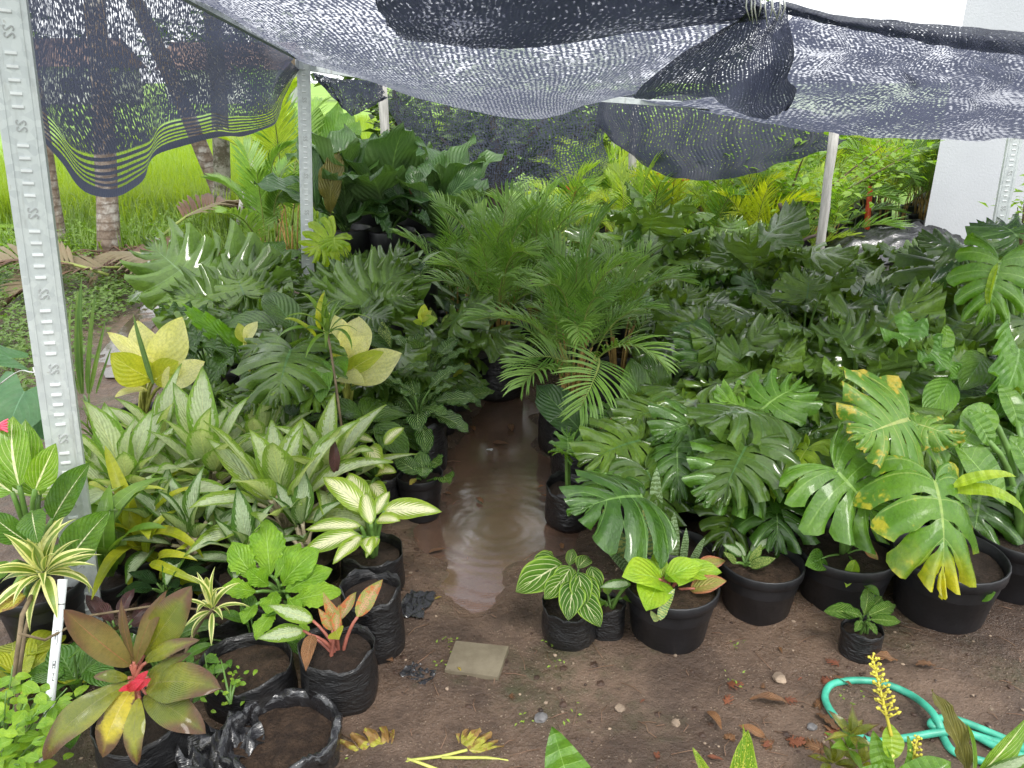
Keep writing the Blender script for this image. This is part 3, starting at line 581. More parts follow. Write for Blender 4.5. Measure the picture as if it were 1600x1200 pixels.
# woven shade net: black tape, knitted in rows; the open gaps are alpha, the tape is real dull plastic
def net_mat(name, open_=.5, rows=46, col=(.03, .034, .054), seed=0, hem=False, contrast=1.0, fl=(1.1, 1.7), film=.0, dens=.22):
    b = NB(name); uvn = b.n('ShaderNodeUVMap').outputs[0]; sx = b.n('ShaderNodeSeparateXYZ'); b.put(sx.inputs[0], uvn); U, V = sx.outputs[0], sx.outputs[1]
    warp = b.math('MULTIPLY', b.math('SUBTRACT', b.noise(b.mapping(uvn, loc=(seed, 0, 0)), 7, 3, .6), .5), .02)
    tri = b.math('MULTIPLY', b.math('ABSOLUTE', b.math('SUBTRACT', b.math('FRACT', b.math('MULTIPLY', b.math('ADD', U, warp), float(rows))), .5)), 2.0)
    d1 = b.noise(b.mapping(uvn, (rows * fl[0], rows * fl[1], 1), loc=(seed, seed, 0)), 1.0, 2, .6)
    d2 = b.noise(b.mapping(uvn, (rows * .25, rows * .4, 1), loc=(0, seed, 0)), 1.0, 3, .6)
    big = b.noise(b.mapping(uvn, loc=(seed, 2, 0)), 2.2, 3, .6)
    s = b.math('ADD', b.math('MULTIPLY', d1, .7), b.math('MULTIPLY', tri, .20 * contrast)); s = b.math('ADD', s, b.math('MULTIPLY', b.math('SUBTRACT', d2, .5), .16)); s = b.math('ADD', s, b.math('MULTIPLY', b.math('SUBTRACT', big, .5), dens))
    th = .35 + .10 * contrast + (.5 - open_) * .36
    gap = b.step(s, th - .05, th + .07)
    if hem:
        st = b.step(b.math('ABSOLUTE', b.math('SUBTRACT', b.math('FRACT', b.math('MULTIPLY', V, 60.0)), .5)), .20, .28)
        side = b.step(U, .30, .34); low = b.math('MULTIPLY', b.math('SUBTRACT', 1.0, b.step(V, .125, .13)), side); inb = b.math('MULTIPLY', b.step(V, .032, .036), low)
        gap = b.math('MULTIPLY', gap, b.math('SUBTRACT', 1.0, low)); gap = b.math('MAXIMUM', gap, b.math('MULTIPLY', inb, b.math('SUBTRACT', 1.0, st)))
    gap = b.math('MULTIPLY', gap, b.math('MULTIPLY_ADD', d1, .9, .28), clamp=True)
    fb = b.noise(b.mapping(uvn, (rows * 2, rows * 5, 1)), 1.0, 3, .6)
    nrm = b.bump(b.math('ADD', tri, fb), .6, .006)
    colr = b.mix(b.step(fb, .45, .7), col, tuple(x * 2.4 for x in col))
    pr = b.bsdf(colr, .42, .5, nrm); tl = b.n('ShaderNodeBsdfTranslucent'); b.put(tl.inputs[0], (.11, .12, .18, 1))
    m1 = b.n('ShaderNodeMixShader'); m1.inputs[0].default_value = .45; b.t.links.new(pr, m1.inputs[1]); b.t.links.new(tl.outputs[0], m1.inputs[2])
    tp = b.n('ShaderNodeBsdfTransparent')
    if film:   # added pale translucent fill, so the gaps look bright with sky light
        fl2 = b.n('ShaderNodeBsdfTranslucent'); b.put(fl2.inputs[0], (.38, .385, .42, 1)); mf = b.n('ShaderNodeMixShader'); mf.inputs[0].default_value = film; b.t.links.new(tp.outputs[0], mf.inputs[1]); b.t.links.new(fl2.outputs[0], mf.inputs[2]); tp = mf
    m2 = b.n('ShaderNodeMixShader'); b.put(m2.inputs[0], gap); b.t.links.new(m1.outputs[0], m2.inputs[1]); b.t.links.new(tp.outputs[0], m2.inputs[2])
    return b.done(m2.outputs[0])
M['net_roof'] = net_mat('net_roof', .45, 50, contrast=.75, fl=(1.5, .8), film=.55)
M['net_right'] = net_mat('net_right', .34, 52, seed=4, contrast=.55, fl=(1.1, .9), film=.68, dens=.5)
M['net_mid'] = net_mat('net_mid', .33, 52, contrast=.6, fl=(1.3, .8), film=.5, seed=5, dens=.5)
M['net_hem'] = net_mat('net_hem', .05, 60, seed=2)
M['net_side'] = net_mat('net_side', .31, 84, seed=3, hem=True, contrast=.5, fl=(1.3, .9))
M['net_far'] = net_mat('net_far', .16, 46, col=(.024, .027, .042), seed=9)
M['net_back'] = net_mat('net_back', .50, 52, col=(.028, .033, .048), seed=6, contrast=.6)
M['net_dense'] = net_mat('net_dense', .2, 60, seed=8)
# ------------------------------------------------------------------ the setting: ground, water, field
def wet_path(x, y):
    cx = np.interp(y, [1.5, 2.1, 2.5, 3.0, 3.6, 4.3], [-.05, -.12, -.08, .0, -.02, -.05]); hw = np.interp(y, [1.5, 2.05, 2.25, 2.5, 3.0, 3.6, 4.2], [-.25, -.04, .22, .38, .36, .26, 0])
    return max(0.0, min(1, (hw - abs(x - cx)) / .34 + .5 * mnoise.noise(Vector((x * 3.2, y * 3.2, 7)))))
def ground_z(x, y):
    h = .016 * mnoise.noise(Vector((x * 2.2, y * 2.2, 0))) + .013 * mnoise.noise(Vector((x * 7, y * 7, 3))) + .009 * max(-.1, mnoise.noise(Vector((x * 19, y * 19, 5)))) + .004 * mnoise.noise(Vector((x * 40, y * 40, 8)))
    h += .020
    h -= .040 * min(1, wet_path(x, y) * 2.0) ** 1.2
    return h
nx, ny = 230, 250; xs = np.linspace(-4.2, 4.6, nx); ys = .35 + (np.linspace(0, 1, ny) ** 1.35) * 7.6
vs = [(x, y, ground_z(x, y)) for y in ys for x in xs]
fs = [(j * nx + i, j * nx + i + 1, (j + 1) * nx + i + 1, (j + 1) * nx + i) for j in range(ny - 1) for i in range(nx - 1)]
o = ob('ground', mk('ground', vs, fs, M['mud']), kind='structure')
v = [(x, y, -.05) for y in (-30, 8.0, 9.5) for x in (-60, 60)]
ob('terrain', mk('terrain', [(-60, -30, -.06), (60, -30, -.06), (60, 13, -.06), (-60, 13, -.06)], [(0, 1, 2, 3)], M['weedground']), kind='structure')
ob('rice_field', mk('rice_field', [(-420, 9.4, -.02), (420, 9.4, -.02), (420, 700, .1), (-420, 700, .1)], [(0, 1, 2, 3)], M['grassland']), kind='structure')
pts = [(x, y) for x, y in ((-.75, 2.1), (-.85, 2.6), (-.75, 3.1), (-.6, 3.6), (-.4, 4.2), (.05, 4.4), (.4, 4.0), (.6, 3.4), (.65, 2.8), (.6, 2.2), (.3, 1.75), (-.1, 1.65), (-.5, 1.75))]
pc = crom([Vector((x, y, .002)) for x, y in pts + pts[:1]], 4)[:-1]
ob('puddle', mk('puddle', [Vector((-.05, 2.85, .002))] + pc, [(0, i + 1, (i + 1) % len(pc) + 1) for i in range(len(pc))], M['puddle'], smooth=False), kind='structure')
dz = .03
dp = [G(*q, dz) for q in ((165, 590), (150, 560), (182, 520), (232, 470), (300, 440), (320, 452), (250, 500), (205, 545), (195, 590))]
ob('ditch_water', mk('ditch_water', dp, [tuple(range(len(dp)))], M['ditch'], smooth=False), kind='structure')
# rice stems: blades by the thousand
def blades(name, n, xr, yr, h, w, mat, lean=.35, clump=0, ydist=1.6, z0=0, mask=None, kind='stuff', nseg=2):
    x = RNG.uniform(*xr, n); y = yr[0] + (yr[1] - yr[0]) * RNG.random(n) ** ydist
    if clump: x = np.round(x / clump) * clump + RNG.normal(0, clump * .16, n); y = np.round(y / clump) * clump + RNG.normal(0, clump * .16, n)
    if mask is not None: k = mask(x, y); x, y = x[k], y[k]; n = len(x)
    az = RNG.uniform(0, 6.28, n); H = RNG.uniform(*h, n); la = RNG.uniform(0, lean, n); wd = RNG.uniform(.6, 1.3, n) * w
    z = np.full(n, z0); dx, dy = np.cos(az), np.sin(az); px, py = -dy * wd, dx * wd
    V = np.stack([np.stack([x - px, y - py, z], 1), np.stack([x + px, y + py, z], 1),
                  np.stack([x + dx * la * H * .4 + px * .8, y + dy * la * H * .4 + py * .8, z + H * .6], 1), np.stack([x + dx * la * H * .4 - px * .8, y + dy * la * H * .4 - py * .8, z + H * .6], 1),
                  np.stack([x + dx * la * H, y + dy * la * H, z + H * (1 - la * .3)], 1)], 1).reshape(-1, 3)
    i = np.arange(n) * 5; f = [q for k in i for q in ((k, k + 1, k + 2, k + 3), (k + 3, k + 2, k + 4))]
    uv = np.tile(np.array([(0, 0), (1, 0), (1, .6), (0, .6), (.5, 1)]), (n, 1))
    return ob(name, mk(name, V, f, M[mat], uv), kind=kind)
blades('rice_crop', 46000, (-11, -1.0), (9.6, 34), (.32, .5), .007, 'rice', .5, .13, 1.9)
blades('rice_crop', 14000, (1.0, 9), (13, 34), (.32, .5), .012, 'rice', .5, .16, 1.5)
def leafmass(name, pts, size, mat, kind='stuff', n_hint=(0, 0, 1), flat=.5, parent=None):
    # small pointed leaves, each a folded quad pair, at given points
    b = MB()
    for p in pts:
        s = size * random.uniform(.6, 1.25); az = random.uniform(0, 6.28); el = random.uniform(-.5, .6)
        d = Vector((math.cos(az) * math.cos(el), math.sin(az) * math.cos(el), math.sin(el))); nrm = Vector((random.uniform(-flat, flat), random.uniform(-flat, flat), 1)); x = d.cross(nrm).normalized(); up = x.cross(d)
        p = Vector(p); w = s * .26
        b.add([p, p + d * s * .45 + x * w + up * s * .06, p + d * s * .5 - up * 0.0, p + d * s * .45 - x * w + up * s * .06, p + d * s - up * s * .12], [(0, 2, 1), (0, 3, 2), (1, 2, 4), (2, 3, 4)], [(.5, 0), (1, .45), (.5, .5), (0, .45), (.5, 1)])
    return ob(name, b.mesh(name, M[mat], True), parent, kind=kind)
# weeds on the bank beyond the front post and along the field edge
def clumps(n, region, hmax, k=26, rad=.13):
    out = []
    for _ in range(n):
        x, y = region()
        for _ in range(k):
            a = random.uniform(0, 6.28); r = rad * math.sqrt(random.random()); out.append((x + r * math.cos(a), y + r * math.sin(a), random.random() ** .7 * hmax * (1 - .6 * r / rad) + .01))
    return out
def reg(poly):
    p = [G(*q) for q in poly]; x0, x1 = min(q.x for q in p), max(q.x for q in p); y0, y1 = min(q.y for q in p), max(q.y for q in p)
    def inside(x, y):
        c = False; j = len(p) - 1
        for i in range(len(p)):
            if (p[i].y > y) != (p[j].y > y) and x < (p[j].x - p[i].x) * (y - p[i].y) / (p[j].y - p[i].y) + p[i].x: c = not c
            j = i
        return c
    def f():
        while True:
            x, y = random.uniform(x0, x1), random.uniform(y0, y1)
            if inside(x, y): return x, y
    return f
leafmass('bank_weeds', clumps(330, reg([(-150, 480), (-60, 400), (120, 400), (225, 430), (210, 480), (140, 545), (90, 640), (-200, 640)]), .26, 30, .12), .045, 'weed')
leafmass('bank_weeds', clumps(150, reg([(-60, 420), (0, 390), (330, 360), (450, 362), (430, 380), (220, 400), (60, 430)]), .3, 30, .2), .06, 'weedlight')
blades('bank_grass', 5200, (-5.2, -1.2), (7.2, 10.0), (.15, .45), .006, 'weed', 1.0, .12, 1, 0)
blades('bank_grass', 2600, (-5.2, -1.2), (8.6, 10.4), (.25, .6), .008, 'rice', 1.1, .22, 1, 0)
# ------------------------------------------------------------------ palms between the bank and the field
def trunk(name, pts, rad, mat, parent, n=14):
    b = MB(); pp = crom(pts, 5); rs = [float(np.interp(i / (len(pp) - 1), np.linspace(0, 1, len(rad)), rad)) * (1 + .03 * math.sin(i * 2.4)) for i in range(len(pp))]
    b.tube(pp, rs, n); return ob(name, b.mesh(name, M[mat]), parent)
def palm_tree(base, top, rad, mat, label, crown_n=9, group=None, flen=1.7):
    e = empty('palm_tree', base, label, 'palm tree', group); L = lambda p: Vector(p) - Vector(base)
    mid = (Vector(base) + Vector(top)) / 2 + Vector((.05, 0, 0))
    trunk('trunk', [L(base), L(mid), L(top)], rad, mat, e)
    for i in range(crown_n):
        az = i * 2.4; el = R(random.uniform(5, 60)); d = Vector((math.cos(az) * math.cos(el), math.sin(az) * math.cos(el), math.sin(el)))
        o = ob('frond', lmesh('frondb', 'tree', i), e); o.matrix_local = leaf_mx(L(top), L(top) + d * flen, (0, 0, 1), 1)
    return e
palm_tree(G(88, 402), P(8, -60, 8.0) + Vector((0, 0, .5)), [.125, .10, .092, .09, .09], 'palmbark', 'ringed brown palm trunk leaning inward just behind the front metal post')
palm_tree(G(172, 415), P(150, -80, 7.6) + Vector((0, 0, .9)), [.105, .088, .082, .08], 'palmbark', 'pale upright palm trunk behind the hanging corner of the side net')
palm_tree(G(350, 352), P(338, 60, 9.6) + Vector((0, 0, 1.2)), [.10, .092, .088, .085], 'mossbark', 'mottled grey trunk standing upright at the edge of the rice field')
palm_tree(G(352, 353) + Vector((-.02, .25, 0)), P(290, 120, 10.2) + Vector((-.6, 0, 1.2)), [.085, .09, .09, .085], 'palmbark', 'brown trunk leaning away from the mottled one at the field edge', 7)
# distant trees and houses across the field
def far_tree(base, h, w, label, group, mat='tree', n=900, trunk_r=.12):
    e = empty('tree', base, label, 'tree', group); pts = []
    cl = [(random.gauss(0, .27) * w, random.gauss(0, .27) * w, h * random.uniform(.38, .95), random.uniform(.16, .3) * w) for _ in range(11)]
    for _ in range(n):
        c = random.choice(cl); d = Vector((random.gauss(0, 1), random.gauss(0, 1), random.gauss(0, .7))).normalized() * c[3] * random.uniform(.6, 1.05); pts.append((c[0] + d.x, c[1] + d.y, c[2] + d.z))
    cr = leafmass('crown', pts, max(.16, w * (.085 if n > 500 else .17)), mat, None, parent=e)
    b = MB(); b.tube([(0, 0, 0), (.04 * w, 0, h * .3), (0, .03 * w, h * .75)], [trunk_r, trunk_r * .75, trunk_r * .3], 7)
    for c in cl[:6]: b.tube(bez((0, 0, h * .25), (c[0] * .4, c[1] * .4, c[2] * .6), c[:3], 5), [trunk_r * .5, trunk_r * .4, trunk_r * .3, trunk_r * .2, trunk_r * .1], 5)
    ob('trunk', b.mesh('trunk', M['brownbark']), e); return e
for i, (px, Y, h, w) in enumerate([(640, 9.5, 1.75, 1.6), (700, 10.5, 1.85, 1.9), (770, 9.6, 1.7, 1.7), (840, 10.6, 1.8, 1.9), (900, 9.8, 1.6, 1.5), (760, 12, 2.0, 2.2)]):
    p = P(px, 300, Y); far_tree((p.x, Y, 0), h, w, 'dense dark green tree showing only through the hanging back net', 'trees behind the back net', 'tree' if i % 2 == 0 else 'weed')
for i in range(14):
    x = -62 + i * 6 + random.uniform(-2, 2); Y = 78 + random.uniform(-6, 10)
    far_tree((x, Y, 0), random.uniform(4, 9), random.uniform(5, 8), 'distant tree in the row at the far edge of the rice field', 'distant tree row across the field', 'tree', 260, .2)
def house(x, y, w, d, h, label):
    e = empty('house', (x, y, 0), label, 'house'); b = MB(); b.box((0, 0, h / 2), (w, d, h)); ob('wall', b.mesh('wall', M['housewall'], False), e)
    b = MB(); o = .5; b.add([(-w / 2 - o, -d / 2 - o, h), (w / 2 + o, -d / 2 - o, h), (w / 2 + o, d / 2 + o, h), (-w / 2 - o, d / 2 + o, h), (-w / 2 - o, 0, h + d * .3), (w / 2 + o, 0, h + d * .3)], [(0, 1, 5, 4), (2, 3, 4, 5), (0, 4, 3), (1, 2, 5), (3, 2, 1, 0)])
    ob('roof', b.mesh('roof', M['redroof'], False), e)
    for k in range(3):
        b = MB(); b.box(((k - 1) * w * .3, -d / 2 - .02, h * .5), (w * .13, .08, h * .4)); ob('window', b.mesh('window', M['glassdark'], False), e)
house(-36, 66, 11, 7, 2.6, 'long grey house under a red roof far across the rice field, nearer the front post')
house(-22, 68, 9, 7, 2.4, 'smaller grey house under a red roof across the field, seen through the side net')
# ------------------------------------------------------------------ white building
e = empty('building', (0, 0, 0), 'white plastered building wall behind the shade net', 'building')
wx = P(1449, 330, 6.2).x
def prism(x0, y0, z0, z1, grow, name, mt):
    k = 1.75; q = [(x0 - grow, y0 - grow), (x0 + 6.5, y0 - grow), (x0 * k + 6.5, y0 * k + grow), (x0 * k - grow * .5, y0 * k + grow)]; b = MB()
    b.add([(x, y, z) for z in (z0, z1) for x, y in q], [(3, 2, 1, 0), (4, 5, 6, 7), (0, 1, 5, 4), (1, 2, 6, 5), (2, 3, 7, 6), (3, 0, 4, 7)]); ob(name, b.mesh(name, M[mt], False), e)
prism(wx, 6.2, 0, 5.2, 0, 'wall', 'plaster'); prism(wx, 6.2, .001, .28, .02, 'plinth', 'stonegrey'); prism(wx, 6.2, 5.203, 5.35, .03, 'roof', 'housewall')
# ------------------------------------------------------------------ posts
def stud(name, a, b_, w, d, yaw, label, cat='post', marks=True, lips=True):
    # C-shaped galvanised stud: web, two flanges with lips; stamped dashes and letters on the web
    a, b_ = Vector(a), Vector(b_); L = (b_ - a).length; e = empty(name, a, label, cat)
    zz = (b_ - a).normalized(); yy = Vector((-math.sin(yaw), math.cos(yaw), 0)); yy = (yy - zz * yy.dot(zz)).normalized(); rot = Matrix((yy.cross(zz), yy, zz)).transposed()
    e.rotation_euler = rot.to_euler(); th = .0035
    b = MB(); b.box((0, 0, L / 2), (w, th, L)); b.box((w / 2 - th / 2, d / 2 + th / 2, L / 2), (th, d, L)); b.box((-w / 2 + th / 2, d / 2 + th / 2, L / 2), (th, d, L))
    if lips:
        b.box((w / 2 - .008, d + th / 2 - .001, L / 2), (.013, th, L - .004)); b.box((-w / 2 + .008, d + th / 2 - .001, L / 2), (.013, th, L - .004))
    for s in (-1, 1): b.box((s * w * .33, -th * .7, L / 2), (.004, th * .8, L - .002))   # rolled ribs
    ob('channel', b.mesh('channel', M['galv'], False), e)
    if marks:
        m = MB(); n = int(L / .030); t = bpy.data.curves.new('stamp', 'FONT'); t.body = 'SS'; t.size = .034; t.extrude = .0012; t.align_x = 'CENTER'; t.align_y = 'CENTER'; t.resolution_u = 2
        to = bpy.data.objects.new('stamp', t); tm = bpy.data.meshes.new_from_object(to); tm.materials.clear(); tm.materials.append(M['zincdark'])
        k = 0
        for i in range(n):
            z = .02 + i * .030
            if i % 7 in (0, 1):
                if i % 7 == 0:
                    so = ob('lettering', tm, e); so.location = (0, -th * .5 - .001, z + .015); so.rotation_euler = (R(90), R(90), 0)
                continue
            m.box((0, -th * .5 - .0012, z), (w * .28, .0024, .006), m=0); m.box((0, -th * .5 - .0012, z - .0045), (w * .28, .002, .0028), m=1)  # pale bar and dark bar below it paint the dash's lit and shaded edges
        ob('embossing', m.mesh('embossing', [M['zinclight'], M['zincdark']], False), e, kind='stuff')
    return e
A = G(138, 985); Bt = P(2, -30, A.y - .02); stud('metal_post', A, A + (Bt - A) * 1.12, .088, .05, R(24), 'galvanised steel stud post with stamped letters, nearest the camera')
pY = 4.75; A2 = P(481, 520, pY); A2.z = 0; B2 = P(474, 100, pY); stud('metal_post', A2, B2, .072, .045, R(12), 'galvanised steel post with a row of dashes, meeting the roof beam beside the dense leaves')
A3 = P(1553, 430, 4.9); A3.z = 0; B3 = P(1592, 190, 4.9); stud('metal_post', A3, B3, .075, .05, R(-20), 'galvanised steel post standing before the white building wall')
def wood_post(px0, py0, px1, py1, Y, r, label, zb=0):
    a, b_ = P(px0, py0, Y), P(px1, py1, Y); d = (b_ - a) / (b_.z - a.z); a2 = a - d * a.z; e = empty('wooden_post', a2, label, 'post')
    b = MB(); L = b_ - a2; pp = [L * t + Vector((random.uniform(-.006, .006), random.uniform(-.006, .006), 0)) for t in np.linspace(0, 1, 9)]; b.tube(pp, [r * random.uniform(.93, 1.07) for _ in pp], 8)
    ob('pole', b.mesh('pole', M['greywood'], True), e); return e
wood_post(1274, 440, 1306, 190, 5.0, .03, 'grey wooden post leaning slightly, between the bushy tree and the red stemmed palm')
wood_post(983, 335, 994, 150, 6.6, .032, 'pale wooden post under the dip between the two hanging nets')
wood_post(957, 290, 963, 190, 9.0, .035, 'thin wooden post standing farthest away in the bright gap beside the back net')
wood_post(601, 215, 597, 120, 6.2, .035, 'short stretch of grey wooden post between the swag and the back net')
wood_post(1340, 300, 1344, 200, 9.5, .035, 'thin grey post behind the red stemmed palm')
wood_post(1445, 260, 1449, 200, 10.5, .04, 'dark thin post against the field beside the white wall')
# beams carrying the net
def beam(name, a, b_, w, h, label, mat='galv'):
    a, b_ = Vector(a), Vector(b_); m = MB(); d = b_ - a; q = d.to_track_quat('X', 'Z').to_matrix(); m.box(((0, 0, 0)), (d.length, w, h), q)
    o = ob(name, m.mesh(name, M[mat], False)); o.location = (a + b_) / 2; return tag(o, label, 'beam')
TOPL = A + (Bt - A) * 1.1
beam('roof_beam', B2 + Vector((-.03, -.02, .0)), P(650, 128, 5.6), .03, .055, 'galvanised roof beam running from the second post under the net')
beam('roof_beam', TOPL + Vector((0, .02, -.01)), B2 + Vector((-.02, -.06, .035)), .025, .02, 'long thin side rail holding the hanging side net', 'galv')
beam('roof_beam', P(905, 152, 4.7), P(1110, 166, 4.5), .06, .03, 'short flat grey beam under the join of the nets')
# ------------------------------------------------------------------ the shade nets
def cloth(name, rows, mat, label, nu=60, nv=30, uvs=(1, 1), jit=.0, amp=0, freq=(9, 5), group=None, sag=0):
    # rows: lists of world points; a smooth sheet through them
    r2 = []
    for r in rows:
        c = crom(r, 12); t = np.linspace(0, len(c) - 1, nu); r2.append([c[int(k)].lerp(c[min(int(k) + 1, len(c) - 1)], k - int(k)) for k in t])
    cols = []
    for i in range(nu):
        c = crom([r[i] for r in r2], 12); t = np.linspace(0, len(c) - 1, nv); cols.append([c[int(k)].lerp(c[min(int(k) + 1, len(c) - 1)], k - int(k)) for k in t])
    vs = []; uv = []
    # true lengths for the weave
    wl = sum((cols[i + 1][nv // 2] - cols[i][nv // 2]).length for i in range(nu - 1)); hl = sum((cols[nu // 2][j + 1] - cols[nu // 2][j]).length for j in range(nv - 1))
    for j in range(nv):
        for i in range(nu):
            p = cols[i][j].copy()
            if amp:
                a, q = i / nu, j / nv; p.y += amp * (math.sin(freq[0] * a * 6.28 + 2.2 * math.sin(q * 3)) * .6 + math.sin(freq[0] * 2.3 * a * 6.28 + q * freq[1]) * .3 ) * min(1, q * 3); p.x += amp * .5 * math.sin(freq[1] * q * 6.28 + a * 11)
                p.z += amp * .35 * mnoise.noise(Vector((a * 14, q * 9, 1)))
            vs.append(p); uv.append((i / (nu - 1) * wl * uvs[0], (1 - j / (nv - 1)) * hl * uvs[1]))
    fs = [(j * nu + i, j * nu + i + 1, (j + 1) * nu + i + 1, (j + 1) * nu + i) for j in range(nv - 1) for i in range(nu - 1)]
    o = ob(name, mk(name, vs, fs, M[mat], uv)); return tag(o, label, 'shade net', group)
def PR(*q): return [P(*k) for k in q]
# big roof sheet, sagging with rain
cloth('shade_net', [
    [Vector((-1.5, 1.4, 2.16)), Vector((-.9, 1.4, 2.12)), Vector((-.3, 1.4, 2.1)), Vector((.2, 1.45, 2.1)), Vector((.55, 1.6, 2.1)), Vector((.72, 1.9, 2.02))],
    PR((15, -60, 2.12), (180, -90, 2.1), (420, -95, 2.1), (720, -90, 2.15), (980, -70, 2.2), (1190, -25, 2.3)),
    PR((290, -2, 3.3), (390, 20, 3.2), (560, 20, 3.05), (780, 30, 3.0), (990, 25, 2.9), (1205, 18, 2.55)),
    PR((380, 46, 3.95), (470, 75, 3.9), (610, 92, 3.7), (800, 100, 3.6), (1000, 88, 3.5), (1180, 45, 3.0)),
    PR((430, 74, 4.4), (540, 112, 4.4), (660, 140, 4.25), (815, 150, 4.1), (960, 128, 4.0), (1150, 70, 3.4)),
    PR((472, 98, 4.8), (560, 122, 4.85), (680, 160, 4.75), (830, 186, 4.5), (920, 163, 4.4), (1020, 140, 4.1))],
    'net_roof', 'large black shade net sagging in a wide belly overhead between the posts', 110, 60, amp=.018, freq=(5, 3))
# second layer: fold lying on the roof sheet
cloth('shade_net', [
    PR((560, -60, 2.35), (760, -70, 2.3), (960, -60, 2.3), (1180, -30, 2.35)),
    PR((600, 30, 2.85), (760, 30, 2.75), (960, 25, 2.65), (1190, 10, 2.5)),
    PR((630, 62, 3.15), (700, 70, 3.1), (760, 76, 3.05), (860, 72, 2.95), (1000, 50, 2.85), (1195, 30, 2.52))],
    'net_mid', 'folded upper strip of net hanging double under the roof sheet', 60, 16, amp=.015)
# dark fold and bundle where the sheets are tied together
cloth('shade_net', [
    PR((1165, 20, 2.5), (1190, 5, 2.48), (1215, 5, 2.48), (1240, 20, 2.52)),
    PR((1090, 70, 2.9), (1150, 60, 2.7), (1200, 60, 2.6), (1235, 75, 2.65)),
    PR((1000, 140, 3.6), (1100, 115, 3.2), (1180, 110, 2.95), (1240, 118, 2.9)),
    PR((990, 150, 3.8), (1090, 150, 3.5), (1175, 165, 3.2), (1243, 140, 3.1)),
    PR((1010, 156, 3.9), (1090, 140, 3.7), (1180, 185, 3.35), (1232, 168, 3.25))],
    'net_dense', 'dark gathered fold of net hanging where the two roof sheets are tied', 50, 30, amp=.03, freq=(4, 2))
# right sheet with a rolled front hem
cloth('shade_net', [
    PR((1225, 6, 2.55), (1330, 33, 2.55), (1420, 50, 2.5), (1510, 64, 2.5), (1620, 74, 2.5), (1900, 104, 2.6)),
    PR((1215, 75, 3.1), (1310, 85, 3.1), (1410, 105, 3.0), (1510, 120, 3.0), (1620, 130, 3.0), (1900, 150, 3.0)),
    PR((1130, 150, 3.9), (1280, 140, 3.8), (1400, 155, 3.7), (1500, 165, 3.65), (1620, 172, 3.6), (1900, 190, 3.6)),
    PR((1000, 158, 4.6), (1180, 190, 4.6), (1300, 208, 4.5), (1420, 216, 4.4), (1620, 222, 4.35), (1900, 235, 4.3))],
    'net_right', 'black shade net sheet sloping down towards the white building', 110, 70, amp=.06, freq=(4, 3))
cloth('net_hem', [
    PR((1222, 0, 2.52), (1300, 22, 2.5), (1400, 32, 2.45), (1510, 42, 2.45), (1620, 52, 2.45), (1900, 80, 2.5)),
    PR((1226, 8, 2.44), (1310, 32, 2.42), (1410, 45, 2.38), (1510, 56, 2.38), (1620, 68, 2.38), (1900, 95, 2.42)),
    PR((1230, 22, 2.47), (1330, 45, 2.45), (1420, 62, 2.4), (1510, 78, 2.4), (1620, 88, 2.4), (1900, 116, 2.5))],
    'net_hem', 'rolled bright edged hem of the net running out under the white sky', 70, 10, amp=.012)
# hanging side net between the first two posts
rows = [[], [], [], []]
top = lambda Y: 2.12 + (Y - 2.15) * (1.72 - 2.12) / 2.65
for Y, pb in ((2.13, 60), (2.2, 150), (2.3, 240), (2.42, 306), (2.7, 290), (3.0, 240), (3.4, 214), (3.8, 212), (4.2, 196), (4.5, 160), (4.72, 110)):
    X = -1.25 + .02 * (Y - 3); zt = top(Y) + .01; zb = P(200, pb, Y).z
    for k, t in enumerate((0, .35, .7, 1)): rows[k].append(Vector((X + (.03 if k else 0) * math.sin(Y * 9 + k), Y, zt + (zb - zt) * t)))
cloth('side_net', rows, 'net_side', 'torn black side net drooping between the front post and the second post', 90, 40, amp=.03, freq=(4, 2))
# swag by the second post, back net, right swag
cloth('net_swag', [PR((486, 112, 4.9), (520, 122, 5.0), (560, 125, 5.2), (598, 128, 5.3)), PR((500, 128, 4.9), (530, 150, 5.0), (560, 160, 5.2), (600, 150, 5.3)), PR((490, 116, 4.85), (540, 172, 5.0), (556, 180, 5.15), (604, 152, 5.25))], 'net_dense', 'small black swag of net bunched beside the second post top', 30, 12, amp=.02)
cloth('back_net', [PR((606, 118, 6.3), (700, 130, 6.3), (820, 140, 6.3), (950, 140, 6.4)), PR((612, 180, 6.3), (700, 205, 6.3), (820, 215, 6.3), (948, 215, 6.4)), PR((640, 262, 6.3), (720, 283, 6.3), (830, 298, 6.3), (946, 272, 6.4))], 'net_back', 'thin black back net hanging like a curtain in front of dark trees', 80, 30, amp=.05, freq=(6, 2))
cloth('net_swag', [PR((928, 138, 6.0), (1000, 142, 5.9), (1100, 148, 5.8), (1220, 166, 5.7), (1325, 188, 5.6)), PR((940, 200, 5.95), (1000, 215, 5.85), (1100, 232, 5.75), (1220, 225, 5.65), (1320, 214, 5.6)), PR((940, 196, 5.9), (1010, 262, 5.85), (1110, 282, 5.7), (1200, 262, 5.65), (1322, 222, 5.6))], 'net_far', 'wide black swag of net hanging behind the join, above the sunny palms', 70, 24, amp=.05, freq=(4, 2))
b = MB(); 
for k in range(9):
    x = 1168 + k * 7; b.tube([P(x, -20, 2.42), P(x + random.uniform(-4, 4), 12, 2.42), P(x + random.uniform(-6, 6), random.uniform(25, 42), 2.44)], [.003, .0025, .001], 5)
tag(ob('tie_strip', b.mesh('tie_strip', M['wire'])), 'pale frayed plastic tie hanging where the nets are knotted', 'tie')
b = MB(); b.tube(PR((700, 292, 7.2), (1200, 262, 7.2)), .012, 6); 
b = MB(); b.tube(PR((1042, 278, 7.0), (1122, 260, 6.8)), .012, 6); tag(ob('thin_pole', b.mesh('thin_pole', M['galv'])), 'thin pale pole poking out under the wide net swag', 'pole')
b = MB()
